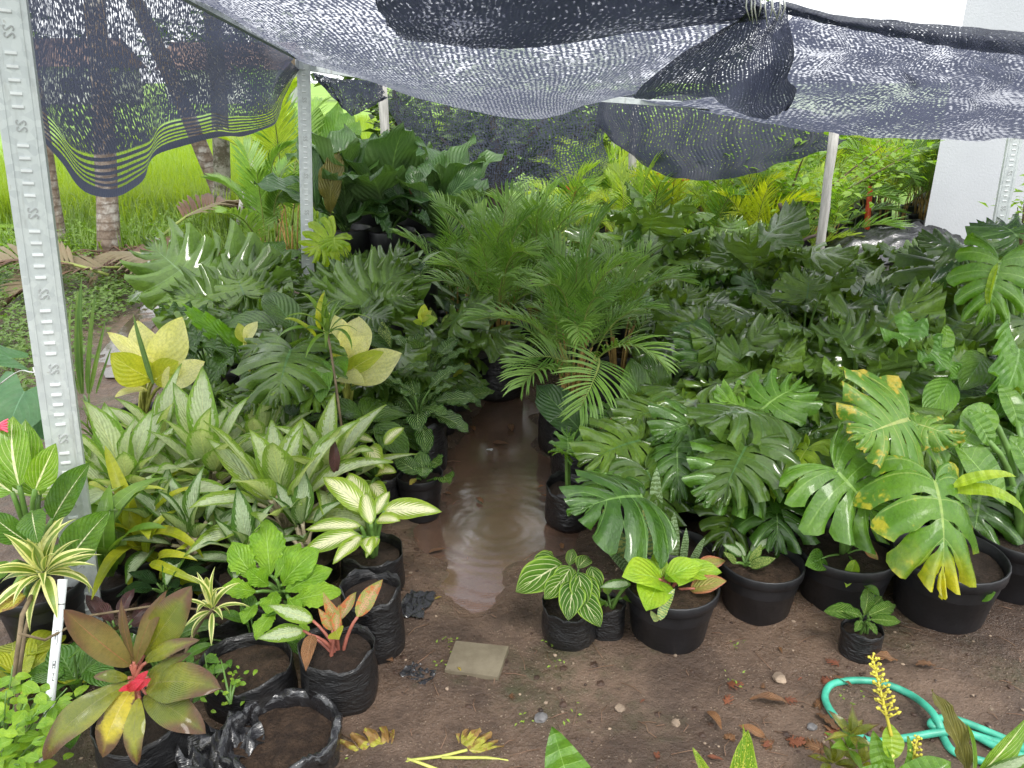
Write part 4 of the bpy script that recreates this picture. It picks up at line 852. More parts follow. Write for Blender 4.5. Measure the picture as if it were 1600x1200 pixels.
pp = [(52, 574), (60, 592), (80, 578), (95, 570), (96, 580), (75, 584), (52, 577)]
b.tube(crom([P(x, y, 2.16 - .02 * (i % 2)) for i, (x, y) in enumerate(pp)], 5), .0022, 5); b.tube(crom([P(0, 600, 2.3), P(30, 580, 2.25), P(52, 582, 2.15), P(96, 582, 2.15)], 5), .0022, 5)
tag(ob('tie_wire', b.mesh('tie_wire', M['wire'])), 'pale wire wound round the front metal post at mid height', 'wire')

# rain haze in the air under and behind the nets
HAZE = 0
if HAZE:
    nb = NB('haze'); pv = nb.n('ShaderNodeVolumePrincipled'); pv.inputs['Color'].default_value = (.95, .98, 1, 1); pv.inputs['Density'].default_value = HAZE; pv.inputs['Anisotropy'].default_value = .2
    nb.t.links.new(pv.outputs[0], nb.out.inputs['Volume']); b = MB(); b.box((0, 65, 5.5), (160, 140, 13.2)); hz_ = ob('haze', b.mesh('haze', nb.m, False), kind='stuff')
# ------------------------------------------------------------------ plants
def XY(px, Y, z=.15):
    return ((px - 800) / F * (Y * math.cos(PITCH) + (CZ - z) * math.sin(PITCH)), Y)
def U(a, b): return random.uniform(a, b)
POTTED = 'potted plant'
# ---- right of the path: the front row
p = Plant('potted_monstera', 'potted split-leaf plant with the glossy round leaf, nearest the crystal-veined plant', POTTED, XY(1195, 2.42), 'split-leaf plants in pots').pot(.15, .24)
rt = p.top + Vector((-.01, -.02, .02))
for a, b_, mt, hn, w, vr in [((1168, 722, 2.27), (1086, 786, 2.16), 'mon_mid', (-.1, -.75, .75), 1.05, 1), ((1185, 655, 2.5), (1112, 612, 2.58), 'mon_light', (0, -.3, 1), 1.2, 0),
                         ((1058, 685, 2.5), (1062, 790, 2.3), 'mon_mid', (-.3, -.8, .5), .85, 2), ((1190, 640, 2.5), (1262, 602, 2.6), 'mon_light', (.1, -.3, 1), .9, 3),
                         ((1100, 660, 2.6), (1020, 690, 2.5), 'mon_mid', (0, -.5, 1), 1.0, 3), ((1150, 790, 2.3), (1120, 870, 2.2), 'mon_dark', (0, -.8, .5), .9, 1)]:
    p.px('mon', mt, a, b_, hint=hn, w=w, var=vr, root=rt, pr=.007)
p.ros('mon', 'mon_mid', 7, (.12, .3), (35, 80), (.18, .26), (-50, 5), pr=.005); p.ros('mon', 'mon_dark', 5, (.2, .42), (55, 85), (.22, .3), (-50, 0), pr=.005)
p.px('heart', 'mon_lime', (1236, 706, 2.3), (1208, 795, 2.26), hint=(-1, -.1, .15), w=.5, root=rt, pr=.007)
p.end()
p = Plant('potted_monstera', 'potted split-leaf plant with wet dark drooping leaf over the speckled snake plant', POTTED, XY(1010, 2.6), 'split-leaf plants in pots').pot(.14, .22)
for a, b_, mt, hn, w, vr in [((1003, 776, 2.2), (888, 808, 2.1), 'mon_mid', (0, -.3, 1), 1.2, 0), ((1000, 688, 2.55), (902, 728, 2.45), 'mon_dark', (-.2, -.6, 1), 1.05, 1), ((1040, 640, 2.75), (960, 668, 2.65), 'mon_dark', (0, -.5, 1), 1.0, 2),
                         ((945, 740, 2.4), (918, 800, 2.3), 'mon_mid', (-.5, -.6, .7), .9, 3), ((1070, 625, 2.75), (1140, 660, 2.6), 'mon_dark', (.2, -.5, 1), 1.0, 4), ((1010, 735, 2.4), (1050, 840, 2.25), 'mon_dark', (.4, -.7, .6), .8, 1), ((975, 650, 2.9), (915, 668, 2.85), 'mon_mid', (0, -.4, 1), .9, 3)]:
    p.px('mon' if vr != 0 else 'monb', mt, a, b_, hint=hn, w=w, var=vr, pr=.007)
p.end()
p = Plant('monstera_plant', 'dark wet split-leaf plant filling in behind the speckled snake plant', POTTED, XY(1085, 2.75)).pot(.13, .2); p.ros('mon', 'mon_dark', 12, (.15, .4), (35, 85), (.22, .32), (-55, 0), pr=.005); p.end()
p = Plant('monstera_plant', 'dark split-leaf plant behind the wide pot with seedlings', POTTED, XY(1330, 2.7)).pot(.13, .2); p.ros('mon', 'mon_dark', 11, (.15, .42), (35, 85), (.22, .32), (-55, 0), pr=.005); p.end()
p = Plant('monstera_plant', 'split-leaf plant filling the corner behind the yellowing leaf', POTTED, XY(1510, 2.6)).pot(.13, .2); p.ros('mon', 'mon_mid', 10, (.15, .4), (35, 85), (.2, .3), (-55, 0), pr=.005); p.end()
p = Plant('potted_monstera', 'potted split-leaf plant with flat bright green fingered leaf above the wide pot with seedlings', POTTED, XY(1318, 2.2), 'split-leaf plants in pots').pot(.165, .2)
for a, b_, mt, hn, w, vr in [((1305, 733, 2.12), (1395, 842, 2.02), 'mon_light', (.1, -.75, .75), 1.05, 0), ((1420, 655, 2.2), (1326, 688, 2.1), 'mon_sick', (-.1, -.75, .7), 1.35, 1), ((1432, 662, 2.2), (1508, 690, 2.12), 'mon_sick', (.2, -.7, .7), .7, 4),
                         ((1310, 640, 2.6), (1240, 690, 2.55), 'mon_mid', (0, -.6, .8), 1.0, 2), ((1262, 700, 2.3), (1236, 775, 2.22), 'mon_lime', (-.8, -.5, .3), .55, 3)]:
    p.px('mon', mt, a, b_, hint=hn, w=w, var=vr, pr=.008)
p.px('heart', 'heart', (1285, 872, 2.12), (1258, 884, 2.05), hint=(0, -.8, .6), w=.8, pr=.003); p.px('heart', 'cala', (1335, 880, 2.1), (1322, 918, 2.05), hint=(-.4, -.8, .6), w=.6, pr=.003)
p.px('heart', 'heart', (1352, 915, 2.05), (1375, 935, 2.0), hint=(.2, -.6, .8), w=.6, pr=.003); p.px('heart', 'calapink', (1352, 858, 2.15), (1372, 875, 2.12), hint=(.2, -.6, .8), w=.9, pr=.003); p.end()
p = Plant('potted_monstera', 'potted split-leaf plant whose big leaf yellows at the tip, in the broad black pot', POTTED, XY(1478, 2.12), 'split-leaf plants in pots').pot(.168, .22)
p.px('monb', 'mon_yel', (1461, 752, 1.98), (1466, 932, 1.80), hint=(.02, -.85, .55), w=.74, var=0, pr=.009)
p.px('strap', 'mon_lime', (1490, 760, 1.98), (1588, 745, 1.95), hint=(0, -.5, 1), w=2.3, var=1); p.px('strap', 'mon_lime', (1490, 768, 1.98), (1602, 800, 1.93), hint=(0, -.5, 1), w=2.2, var=2)
p.px('heart', 'mon_light', (1500, 700, 2.2), (1570, 790, 2.1), hint=(.3, -.7, .7), w=.8); p.px('heart', 'heart', (1530, 935, 1.98), (1556, 925, 1.96), hint=(0, -.7, .7), w=.7, pr=.003)
p.px('mon', 'mon_mid', (1500, 690, 2.35), (1560, 720, 2.3), hint=(0, -.6, .8), w=1); p.end()
p = Plant('potted_plant', 'broad green leaves and thick upright stalks in the black pot cut by the frame edge', POTTED, XY(1592, 2.25)).pot(.16, .22)
for a, b_ in (((1540, 640, 2.3), (1500, 700, 2.2)), ((1585, 690, 2.3), (1620, 760, 2.2)), ((1545, 690, 2.2), (1512, 640, 2.25)), ((1590, 660, 2.4), (1560, 600, 2.5))): p.px('heart', 'mon_light', a, b_, w=.75, hint=(0, -.7, .7), pr=.009)
p.end()
p = Plant('potted_caladium', 'rosette of round lime leaves with reddish leaves beside it, in black nursery pot', POTTED, XY(1048, 2.0)).pot(.142, .2, soil='soilbrown')
for a, b_, mt, w in [((1030, 905, 1.98), (972, 900, 1.9), 'cala', .9), ((1028, 900, 2.0), (992, 876, 2.05), 'cala', .85), ((1032, 898, 2.02), (1025, 862, 2.1), 'cala', .75), ((1028, 912, 1.95), (1010, 955, 1.82), 'cala', .9), ((1045, 900, 1.98), (1100, 882, 1.98), 'cala', .85), ((1060, 905, 2.0), (1060, 915, 1.9), 'cala', 1.0), ((1070, 890, 2.02), (1128, 895, 2.0), 'cala', .8), ((1085, 920, 1.98), (1135, 908, 1.95), 'calapink', .75), ((1090, 888, 2.1), (1134, 876, 2.12), 'calapink', .6)]:
    p.px('heart', mt, a, b_, w=w, hint=(0, -.5, 1), pr=.004)
p.px('sans', 'sanspale', (1030, 968, 1.85), (1052, 918, 1.9), hint=(-.4, -1, .2), w=1.5, pet=False); p.px('sans', 'sanspale', (1028, 970, 1.85), (1015, 955, 1.84), hint=(0, -1, .3), w=2, pet=False)
p.stem = 'stalkred'; p.end()
p = Plant('anthurium_plant', 'small plant with white-veined heart leaves in a slumped black bag', POTTED, XY(890, 1.98)).pot(.085, .14, 'bag', seed=3)
for a, b_ in [((870, 885, 2.0), (806, 925, 1.92)), ((862, 870, 2.05), (832, 885, 2.0)), ((860, 872, 2.05), (845, 868, 2.1)), ((905, 885, 2.02), (920, 870, 2.08)), ((880, 905, 1.95), (850, 936, 1.88)), ((895, 915, 1.92), (888, 970, 1.82)), ((915, 905, 1.95), (930, 950, 1.87)), ((905, 930, 1.9), (938, 980, 1.82)), ((925, 890, 2.0), (935, 930, 1.95)), ((890, 890, 1.98), (868, 935, 1.9)), ((890, 880, 2.05), (895, 858, 2.1)), ((905, 900, 1.95), (910, 950, 1.86))]:
    p.px('heart', 'crystal', a, b_, w=.85, hint=(U(-.3, .3), -.7, .75), pr=.003)
p.end()
p = Plant('potted_plant', 'thin small black bag with a withered sprig beside the white-veined plant', POTTED, XY(950, 1.98)).pot(.052, .14, 'bag', seed=5)
p.ros('small', 'weed', 4, (.03, .06), (30, 70), (.05, .08), (-40, 10)); p.px('agla', 'aglagrey', (985, 912, 1.95), (935, 918, 1.95), w=1, hint=(0, -.6, .8)); p.end()
p = Plant('snake_plant', 'clump of banded upright snake plant blades behind the lime rosette', POTTED, XY(1065, 2.25)).pot(.11, .16)
for a, b_, mt in [((1010, 895, 2.2), (935, 795, 2.2), 'sanspale'), ((1020, 870, 2.2), (1005, 780, 2.25), 'sanspale'), ((1050, 885, 2.2), (1050, 800, 2.25), 'sans'), ((1065, 880, 2.2), (1070, 825, 2.22), 'sans'), ((1080, 880, 2.2), (1100, 838, 2.2), 'sans'), ((1040, 890, 2.2), (1030, 820, 2.3), 'sans'), ((1000, 900, 2.15), (945, 860, 2.15), 'sans'), ((1022, 830, 2.3), (1022, 730, 2.35), 'sans')]:
    p.px('sans', mt, a, b_, w=1.25, hint=(U(-.4, .4), -1, .2), pet=False)
p.end()
p = Plant('potted_aglaonema', 'small plant with dark white-flecked leaves in a pot showing bare brown soil', POTTED, XY(1188, 2.13)).pot(.132, .19, soil='soilbrown')
for a, b_ in [((1165, 870, 2.15), (1148, 845, 2.2)), ((1172, 862, 2.15), (1205, 836, 2.2)), ((1172, 885, 2.1), (1212, 872, 2.08)), ((1160, 868, 2.15), (1128, 850, 2.15)), ((1150, 880, 2.1), (1130, 862, 2.1)), ((1172, 880, 2.1), (1190, 850, 2.12))]:
    p.px('dief', 'aglagrey' if U(0, 1) < .4 else 'diefspeck', a, b_, w=.9, hint=(0, -.7, .7), root=p.top + Vector((-.05, 0, 0)), pr=.004)
p.end()
p = Plant('calathea_plant', 'little calathea with striped leaves in a small bag standing before the big pots', POTTED, XY(1352, 1.9)).pot(.058, .11, 'bag', seed=7)
for a, b_ in [((1345, 958, 1.9), (1287, 955, 1.9)), ((1350, 962, 1.9), (1355, 920, 1.98)), ((1356, 962, 1.88), (1398, 945, 1.92)), ((1360, 968, 1.86), (1407, 972, 1.84)), ((1355, 972, 1.85), (1370, 992, 1.8)), ((1345, 970, 1.86), (1335, 987, 1.82)), ((1355, 955, 1.92), (1378, 932, 1.96)), ((1344, 962, 1.88), (1318, 955, 1.88))]:
    p.px('cal', 'callight', a, b_, w=.85, hint=(0, -.65, .8), pr=.003)
p.end()
p = Plant('philodendron_plant', 'young plant with finely fingered leaf standing by the path edge in a black bag', POTTED, XY(890, 2.66)).pot(.09, .17, 'bag', seed=9)
p.px('split', 'mon_mid', (888, 700, 2.62), (885, 668, 2.7), w=1.1, hint=(0, -.7, .8)); p.px('split', 'mon_light', (886, 705, 2.62), (930, 688, 2.62), w=.9, hint=(0, -.6, 1)); p.px('split', 'mon_light', (884, 708, 2.6), (872, 706, 2.55), w=1.1, hint=(0, -.6, 1)); p.px('split', 'mon_light', (886, 706, 2.6), (886, 712, 2.5), w=1.0, hint=(0, -.6, 1)); p.end()
p = Plant('potted_plant', 'black bag with broad dark leaf hanging over the path edge behind the fingered seedling', POTTED, XY(905, 2.95)).pot(.12, .24, 'bag', seed=2)
p.px('bird', 'bird', (925, 690, 2.9), (840, 602, 3.05), w=1.2, hint=(-.3, -.8, .6)); p.px('bird', 'heartdark', (935, 700, 2.8), (1000, 670, 2.7), w=1, hint=(0, -.6, .8)); p.px('bird', 'yelleaf', (930, 680, 2.75), (1010, 655, 2.8), w=.5); p.end()
# ---- areca palms on either side of the end of the path
def areca(px, Y, n, h, label, mat='areca', group=None, pot=(.15, .26), seed=0, canes=14, kind='frond', flen=(.5, .75), z=0, lean=(35, 85)):
    p = Plant('areca_palm', label, 'palm', XY(px, Y), group, z, stem='cane', part='frond').pot(*pot, 'bag', seed=seed)
    for i in range(n):
        az = i * 2.4 + U(-.3, .3); q = i / n; el = R(lean[1] - (lean[1] - lean[0]) * q + U(-5, 5)); d = Vector((math.cos(az), math.sin(az), 0)); hh = h * (.62 - .36 * q) * U(.75, 1.15)
        st = p.top + d * U(.01, .06); p0 = st + Vector((0, 0, hh)) + d * hh * .18; L = U(*flen); p1 = p0 + (d * math.cos(el) + Vector((0, 0, math.sin(el)))) * L
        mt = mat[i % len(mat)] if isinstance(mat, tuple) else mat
        p.leaf(kind, mt, p0, p1, Vector((0, 0, 1)) * max(.2, math.cos(el)) - d * math.sin(el), 1, True, .004, root=st)
    return p
p = areca(775, 4.02, 20, .66, 'tall dark areca palm with bronze canes closing the end of the path', seed=1, kind='frondf', flen=(.3, .44), lean=(22, 84)).end()
p = areca(835, 4.6, 14, .68, 'areca palm half hidden behind the one closing the path', seed=4, kind='frondf', flen=(.3, .46), lean=(25, 84)).end()
p = areca(715, 4.7, 9, .52, 'shadowed areca palm clump beside the upright broad-leaved plants', seed=5, kind='frondf', flen=(.28, .42), lean=(25, 84)).end()
p = areca(893, 3.32, 21, .6, 'full areca palm with narrow arching leaflets leaning over the path', seed=6, kind='frondf', flen=(.28, .44), lean=(8, 85))
p.leaf('frondf', 'areca', P(935, 560, 3.1), P(905, 640, 2.75), (.1, -.9, .5), 1.3, root=p.top, var=1); p.leaf('frondf', 'areca', P(900, 580, 3.2), P(800, 570, 3.1), (-.2, -.6, 1), 1.1, root=p.top, var=2); p.end()
p = areca(965, 3.75, 10, .5, 'areca palm between the leaning palm and the dark split-leaf bed', seed=7, kind='frondf', flen=(.26, .4), lean=(10, 84)).end()
# ---- dark split-leaf bed
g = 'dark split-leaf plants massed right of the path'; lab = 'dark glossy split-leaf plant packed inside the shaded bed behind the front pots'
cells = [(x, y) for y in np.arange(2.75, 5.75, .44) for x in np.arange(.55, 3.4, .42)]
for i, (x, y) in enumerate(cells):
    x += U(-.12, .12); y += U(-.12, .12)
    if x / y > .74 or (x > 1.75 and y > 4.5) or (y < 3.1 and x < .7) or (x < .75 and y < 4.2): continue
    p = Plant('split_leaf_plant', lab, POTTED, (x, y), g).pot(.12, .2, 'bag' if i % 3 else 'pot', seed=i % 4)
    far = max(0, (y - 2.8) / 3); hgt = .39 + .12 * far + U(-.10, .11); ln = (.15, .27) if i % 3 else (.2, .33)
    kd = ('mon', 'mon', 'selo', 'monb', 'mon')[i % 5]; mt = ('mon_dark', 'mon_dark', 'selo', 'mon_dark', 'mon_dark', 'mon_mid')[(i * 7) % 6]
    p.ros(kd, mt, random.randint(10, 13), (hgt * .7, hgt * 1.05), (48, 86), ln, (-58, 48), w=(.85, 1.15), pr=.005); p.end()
# named leaves over that bed
p = Plant('monstera_plant', 'tall pale green split leaf standing upright before the steel post', POTTED, XY(1575, 3.1), 'split-leaf plants in pots').pot(.15, .24)
p.px('mon', 'mon_light', (1562, 408, 3.0), (1538, 512, 2.95), hint=(-.5, -.85, .25), w=.9, var=0, pr=.009); p.px('heart', 'mon_lime', (1556, 420, 2.98), (1545, 480, 2.97), hint=(-.8, -.5, .2), w=.25)
p.px('mon', 'mon_dark', (1600, 500, 3.0), (1640, 590, 2.9), var=2); p.px('mon', 'mon_mid', (1590, 370, 3.3), (1530, 350, 3.5), var=3, w=1.1); p.px('mon', 'mon_dark', (1500, 390, 3.8), (1430, 372, 3.9), var=1, hint=(0, -.5, 1)); p.end()
p = Plant('philodendron_plant', 'broad plain green pointed leaf spreading above the spotted split leaf', POTTED, XY(1470, 2.85)).pot(.14, .22)
p.px('wavy', 'heart', (1405, 520, 2.75), (1500, 595, 2.6), hint=(.1, -.75, .7), w=.9, var=0, pr=.008); p.px('heart', 'mon_light', (1470, 555, 2.8), (1478, 508, 2.9), w=.6, hint=(0, -1, .2)); p.px('heart', 'heartdark', (1330, 580, 2.9), (1318, 530, 3.0), w=.75, hint=(0, -1, .3)); p.px('heart', 'heart', (1480, 600, 2.6), (1440, 660, 2.5), w=.8, hint=(0, -.8, .5)); p.end()
p = Plant('philodendron_plant', 'large ridged soft green leaf at the frame edge under the pale upright leaf', POTTED, XY(1590, 2.7)).pot(.14, .22)
p.px('wavy', 'heart', (1592, 545, 2.7), (1545, 660, 2.45), hint=(-.2, -.9, .4), w=.85, var=1, pr=.009); p.px('heart', 'heartdark', (1535, 560, 2.75), (1500, 610, 2.65), hint=(-.3, -.8, .5), w=.9, pr=.007); p.px('heart', 'wavylight', (1520, 640, 2.5), (1530, 690, 2.4), w=.9); p.px('heart', 'heart', (1600, 640, 2.5), (1630, 720, 2.4), w=.9); p.end()
p = Plant('monstera_plant', 'dull grey-green split leaf turned flat to the viewer in the middle of the shaded bed', POTTED, XY(1095, 3.3)).pot(.13, .22)
p.px('mon', 'mon_mid', (1118, 536, 3.2), (1068, 582, 3.05), hint=(0, -.8, .6), w=1.1, var=1); p.px('mon', 'mon_dark', (1090, 500, 3.4), (1040, 520, 3.4), w=1.1); p.px('bird', 'heartdark', (1040, 640, 3.1), (1010, 550, 3.2), w=1.2, hint=(0, -1, .3)); p.px('heart', 'heartdark', (1000, 650, 3.0), (985, 560, 3.1), w=.7, hint=(0, -1, .3)); p.end()
p = Plant('monstera_plant', 'wide dark split leaf lying level with shining ribs before the leaning wooden post', POTTED, XY(1330, 4.2)).pot(.14, .24)
p.px('mon', 'mon_dark', (1352, 455, 4.1), (1228, 492, 3.9), hint=(0, -.45, 1), w=1.1, var=2, pr=.008); p.px('mon', 'mon_dark', (1350, 452, 4.15), (1440, 462, 4.1), hint=(0, -.4, 1), w=1.0, var=3); p.px('mon', 'mon_dark', (1290, 410, 4.6), (1380, 408, 4.6), w=.8, var=0); p.end()
# ---- left of the path, from the front
p = Plant('cordyline_plant', 'olive and bronze cordyline with a magenta heart and one yellow split leaf', POTTED, XY(212, 1.5, .2), stem='stalkred', part='leaf').pot(.11, .16, 'bag', seed=1)
hub = P(212, 1062, 1.5); 
for a, b_, mt, w, hn, vr in [((205, 1040, 1.5), (100, 952, 1.5), 'tired', 1.15, (.3, -.8, .6), 1), ((212, 1040, 1.5), (262, 922, 1.55), 'tired', .75, (-.3, -.9, .4), 0), ((225, 1025, 1.52), (300, 915, 1.55), 'ti', 1.3, (.2, -.9, .4), 0), ((228, 1035, 1.5), (312, 1000, 1.48), 'ti', .75, (0, -.6, .8), 1), ((210, 1035, 1.5), (190, 935, 1.55), 'tired', .5, (0, -1, .2), 0),
                             ((200, 1068, 1.47), (70, 1188, 1.34), 'ti', 1.1, (-.2, -.7, .8), 2), ((208, 1075, 1.46), (160, 1184, 1.35), 'tiyel', 1.5, (-.1, -.9, .5), 1), ((230, 1072, 1.46), (345, 1076, 1.4), 'ti', 1.45, (.1, -.5, 1), 1), ((228, 1085, 1.45), (322, 1146, 1.36), 'ti', 1.25, (.2, -.6, .9), 2), ((218, 1090, 1.44), (215, 1195, 1.34), 'ti', 1.0, (.1, -.8, .6), 2), ((200, 1060, 1.48), (146, 1058, 1.45), 'ti', 1.2, (0, -.6, .8), 2), ((232, 1060, 1.48), (300, 1020, 1.5), 'ti', .7, (0, -.7, .7), 2)]:
    p.px('ti', mt, a, b_, w=w, hint=hn, var=vr, root=hub, pr=.004)
for a, b_ in [((205, 1076, 1.44), (232, 1048, 1.46)), ((200, 1078, 1.43), (225, 1062, 1.42)), ((212, 1080, 1.42), (236, 1060, 1.44)), ((208, 1072, 1.45), (185, 1080, 1.42))]: p.px('ti', 'timag', a, b_, w=1.2, pet=False, hint=(0, -.8, .6))
p.stalk(p.top, hub, .012, .009); p.end()
for i, (px, Y, mt, lb) in enumerate([(115, 1.72, 'heart', 'low green leaved plant behind the white pipe foot'), (240, 1.82, 'heartdark', 'low dark leaved plant hidden behind the cordyline top leaves'), (20, 1.75, 'limeleaf', 'yellow-green leaves low at the frame edge under the striped tuft'), (395, 1.9, 'heart', 'green heart leaves low between the star tuft and the toothed leaves')]):
    p = Plant('leafy_plant', lb, 'plant', XY(px, Y, .1)); p.ros('dief' if i % 2 else 'heart', mt, 14, (.05, .17), (25, 84), (.08, .13), (-40, 30), w=(.8, 1.1), pr=.003); p.end()
def tufty(name, label, cat, px, py, Y, kind, mat, n, ln, w, el=(-20, 70), stem='stalk', base=None, group=None):
    top = P(px, py, Y); p = Plant(name, label, cat, base or (top.x, top.y), group, stem=stem); p.stalk(p.o, top, .006, .005)
    p.ros(kind, mat, n, (.004, .012), (el[0], el[1]), ln, el, w=w, pet=False, root=top); return p
p = tufty('dracaena_plant', 'cream striped dracaena tuft leaning over the white pipe', 'plant', 68, 895, 1.75, 'song', 'song', 26, (.10, .16), (.9, 1.3), (-50, 75), 'stalkwood', XY(25, 1.55, 0)).end()
p = tufty('dracaena_plant', 'lower cream striped dracaena tuft beside the cordyline, small star shape', 'plant', 332, 952, 1.82, 'song', 'song', 16, (.08, .14), (.9, 1.2), (-50, 80), 'stalkwood', XY(280, 1.8, 0)).end()
p = Plant('dieffenbachia_plant', 'large dieffenbachia with cream ribs crowding the foot of the front post', 'plant', XY(60, 2.0, .2)).pot(.13, .2)
for k, mt, a, b_, w, hn in [('diefbig', 'diefcream', (30, 760, 1.95), (20, 650, 2.05), 1.0, (.1, -.9, .45)), ('diefbig', 'diefcream', (55, 765, 1.9), (88, 692, 1.92), .9, (.3, -.9, .3)), ('diefbig', 'diefcream', (20, 770, 1.95), (-60, 700, 2.0), 1.0, (-.2, -.9, .4)), ('diefbig', 'diefcream', (62, 775, 2.02), (40, 655, 2.1), 1.0, (0, -.9, .4)),
                        ('diefbig', 'diefdark', (82, 812, 1.95), (142, 722, 2.0), .85, (-.2, -.9, .4)), ('diefbig', 'diefdark', (105, 880, 1.9), (172, 798, 1.95), 1.05, (-.2, -.9, .4)), ('diefbig', 'diefdark', (40, 845, 1.9), (-20, 800, 1.9), 1.0, (0, -.7, .7)), ('diefbig', 'diefdark', (50, 800, 1.8), (60, 850, 1.7), 1.0, (0, -.4, .9)), ('diefbig', 'diefdark', (20, 880, 1.75), (-30, 920, 1.7), 1.0, (0, -.6, .8)), ('diefbig', 'yelleaf', (40, 930, 1.7), (-10, 960, 1.65), 1.0, (0, -.6, .8))]:
    p.px(k, mt, a, b_, w=w, hint=hn, pr=.007)
p.stem = 'stalk'; p.end()
p = Plant('taro_plant', 'blue-green taro leaf rising behind the front post', 'plant', XY(40, 2.7, .2)); p.px('cord', 'taro', (38, 612, 2.6), (10, 700, 2.5), w=1.25, hint=(.1, -.85, .5), pr=.007); p.px('cord', 'taro', (20, 560, 2.8), (-70, 545, 2.7), w=.8); p.px('cord', 'taro', (62, 650, 2.65), (78, 690, 2.6), w=1.2); p.end()
b = MB()
for k in range(5): b.tube(bez(P(-8 + 3 * k, 672, 2.0), P(0, 664, 2.0), P(12, 655 + 5 * k, 1.98), 5), [.004, .006, .006, .005, .002], 6)
tag(ob('flower', b.mesh('flower', M['pinkflower'])), 'pink flower petals poking in beside the taro leaf', 'flower')
def agl(px, Y, mat, n, label, ll=(.16, .25), pl=(.12, .2), h=.2, r=.11, up=.02, group=None, **kw):
    p = Plant('aglaonema_plant', label, POTTED, XY(px, Y), group, stem='stalkpale').pot(r, h, 'bag', seed=int(px) % 5)
    p.ros('agla', mat, n, pl, (35, 82), ll, (0, 66), w=(.9, 1.15), pr=.006, up=up, **kw); return p.end()
agl(205, 2.5, 'agla', 22, 'silvery aglaonema clump nearest the front post, broad pale green blades', (.2, .33), (.08, .17), .16)
agl(330, 2.62, 'agla', 28, 'silvery aglaonema clump in the middle of the pale leaved bed', (.2, .33), (.08, .17), .16)
agl(262, 2.8, 'agla', 18, 'silvery aglaonema at the back of the pale leaved bed below the cream leaves', (.2, .3), (.08, .16), .14)
agl(445, 2.4, 'aglalime', 22, 'lime marked aglaonema with pinkish bare stems fanning out', (.22, .33), (.1, .17), .14)
agl(515, 2.62, 'aglalime', 18, 'lime marked aglaonema standing taller beside the dark fingered leaf', (.2, .3), (.1, .18), .14)
agl(410, 2.85, 'agla', 18, 'pale aglaonema filling between the silvery and lime clumps', (.2, .3), (.08, .16), .14)
agl(255, 2.32, 'aglagrey', 12, 'grey centred aglaonema low beside the arching strap leaves', (.15, .22), (.08, .14), .12)
agl(475, 2.28, 'aglagrey', 12, 'grey centred aglaonema between the pink stems and the cream feathered leaves', (.14, .2), (.06, .12), .12)
agl(300, 2.25, 'aglagrey', 14, 'low grey centred aglaonema under the silvery clumps', (.15, .2), (.08, .12), .14)
agl(390, 2.18, 'aglagrey', 14, 'low grey centred aglaonema behind the bright lobed greens', (.13, .19), (.06, .1), .12)
p = Plant('strap_leaf_plant', 'yellow-green plant with long arching strap leaves near the post foot', POTTED, XY(222, 2.25), stem='stalkyel').pot(.1, .15)
p.ros('strap', 'strapyel', 14, (.01, .03), (60, 85), (.24, .36), (-15, 60), w=(1.3, 1.9), pet=False)
for a, b_ in (((250, 905, 2.1), (305, 845, 2.2)), ((245, 880, 2.15), (312, 868, 2.1)), ((230, 870, 2.2), (270, 790, 2.3)), ((235, 880, 2.1), (305, 920, 2.0)), ((215, 870, 2.2), (205, 930, 2.05))): p.px('strap', 'strapyel', a, b_, w=1.7, pet=False)
p.end()
p = Plant('strap_leaf_plant', 'upright green strap leaf tuft rising from the base behind the cordyline', POTTED, XY(168, 2.15), stem='stalkyel').pot(.09, .12)
p.ros('strap', 'strapgrn', 10, (.01, .02), (70, 88), (.26, .36), (35, 80), w=(2.0, 2.6), pet=False); p.end()
p = Plant('peperomia_plant', 'low plant with dark puckered leaves in front of the strap leaves', POTTED, XY(255, 2.06)).pot(.08, .1, 'bag')
p.ros('dief', 'darkcrinkle', 14, (.05, .10), (25, 80), (.08, .11), (-30, 30), w=(1.1, 1.4), pr=.003); p.end()
p = Plant('purple_leaf_plant', 'small purple leaved plant half hidden behind the cordyline', POTTED, XY(180, 1.85)).pot(.07, .1, 'bag')
p.ros('dief', 'purple', 8, (.05, .10), (40, 85), (.07, .1), (0, 50), w=(.9, 1.1), pr=.003); p.end()
p = Plant('lobed_leaf_plant', 'bright green plant with soft toothed leaves in front of the pale aglaonemas', POTTED, XY(440, 2.02)).pot(.12, .16, 'bag', seed=2)
for a, b_, w in [((400, 905, 2.0), (362, 848, 2.05), 1.0), ((422, 900, 2.02), (415, 812, 2.12), 1.0), ((430, 905, 2.0), (470, 850, 2.1), .8), ((440, 915, 1.98), (500, 858, 2.0), .9), ((445, 925, 1.95), (520, 890, 1.98), .8), ((430, 925, 1.95), (420, 960, 1.85), 1.0), ((400, 925, 1.95), (345, 920, 1.9), .9), ((450, 935, 1.92), (470, 960, 1.86), 1.0), ((455, 940, 1.92), (535, 925, 1.9), .7), ((400, 945, 1.9), (380, 975, 1.82), .9), ((420, 915, 1.98), (385, 890, 1.95), 1.0), ((460, 915, 1.98), (495, 912, 1.95), 1.1), ((430, 955, 1.88), (400, 1000, 1.78), .8), ((470, 970, 1.85), (480, 1010, 1.76), .7)]:
    p.px('lett', 'lett', a, b_, w=w, hint=(U(-.2, .2), -.65, .8), pr=.005)
p.end()
p = Plant('dieffenbachia_plant', 'dieffenbachia with cream feathered centres leaning out over the wet path', POTTED, XY(580, 2.22)).pot(.1, .17, 'bag', seed=4)
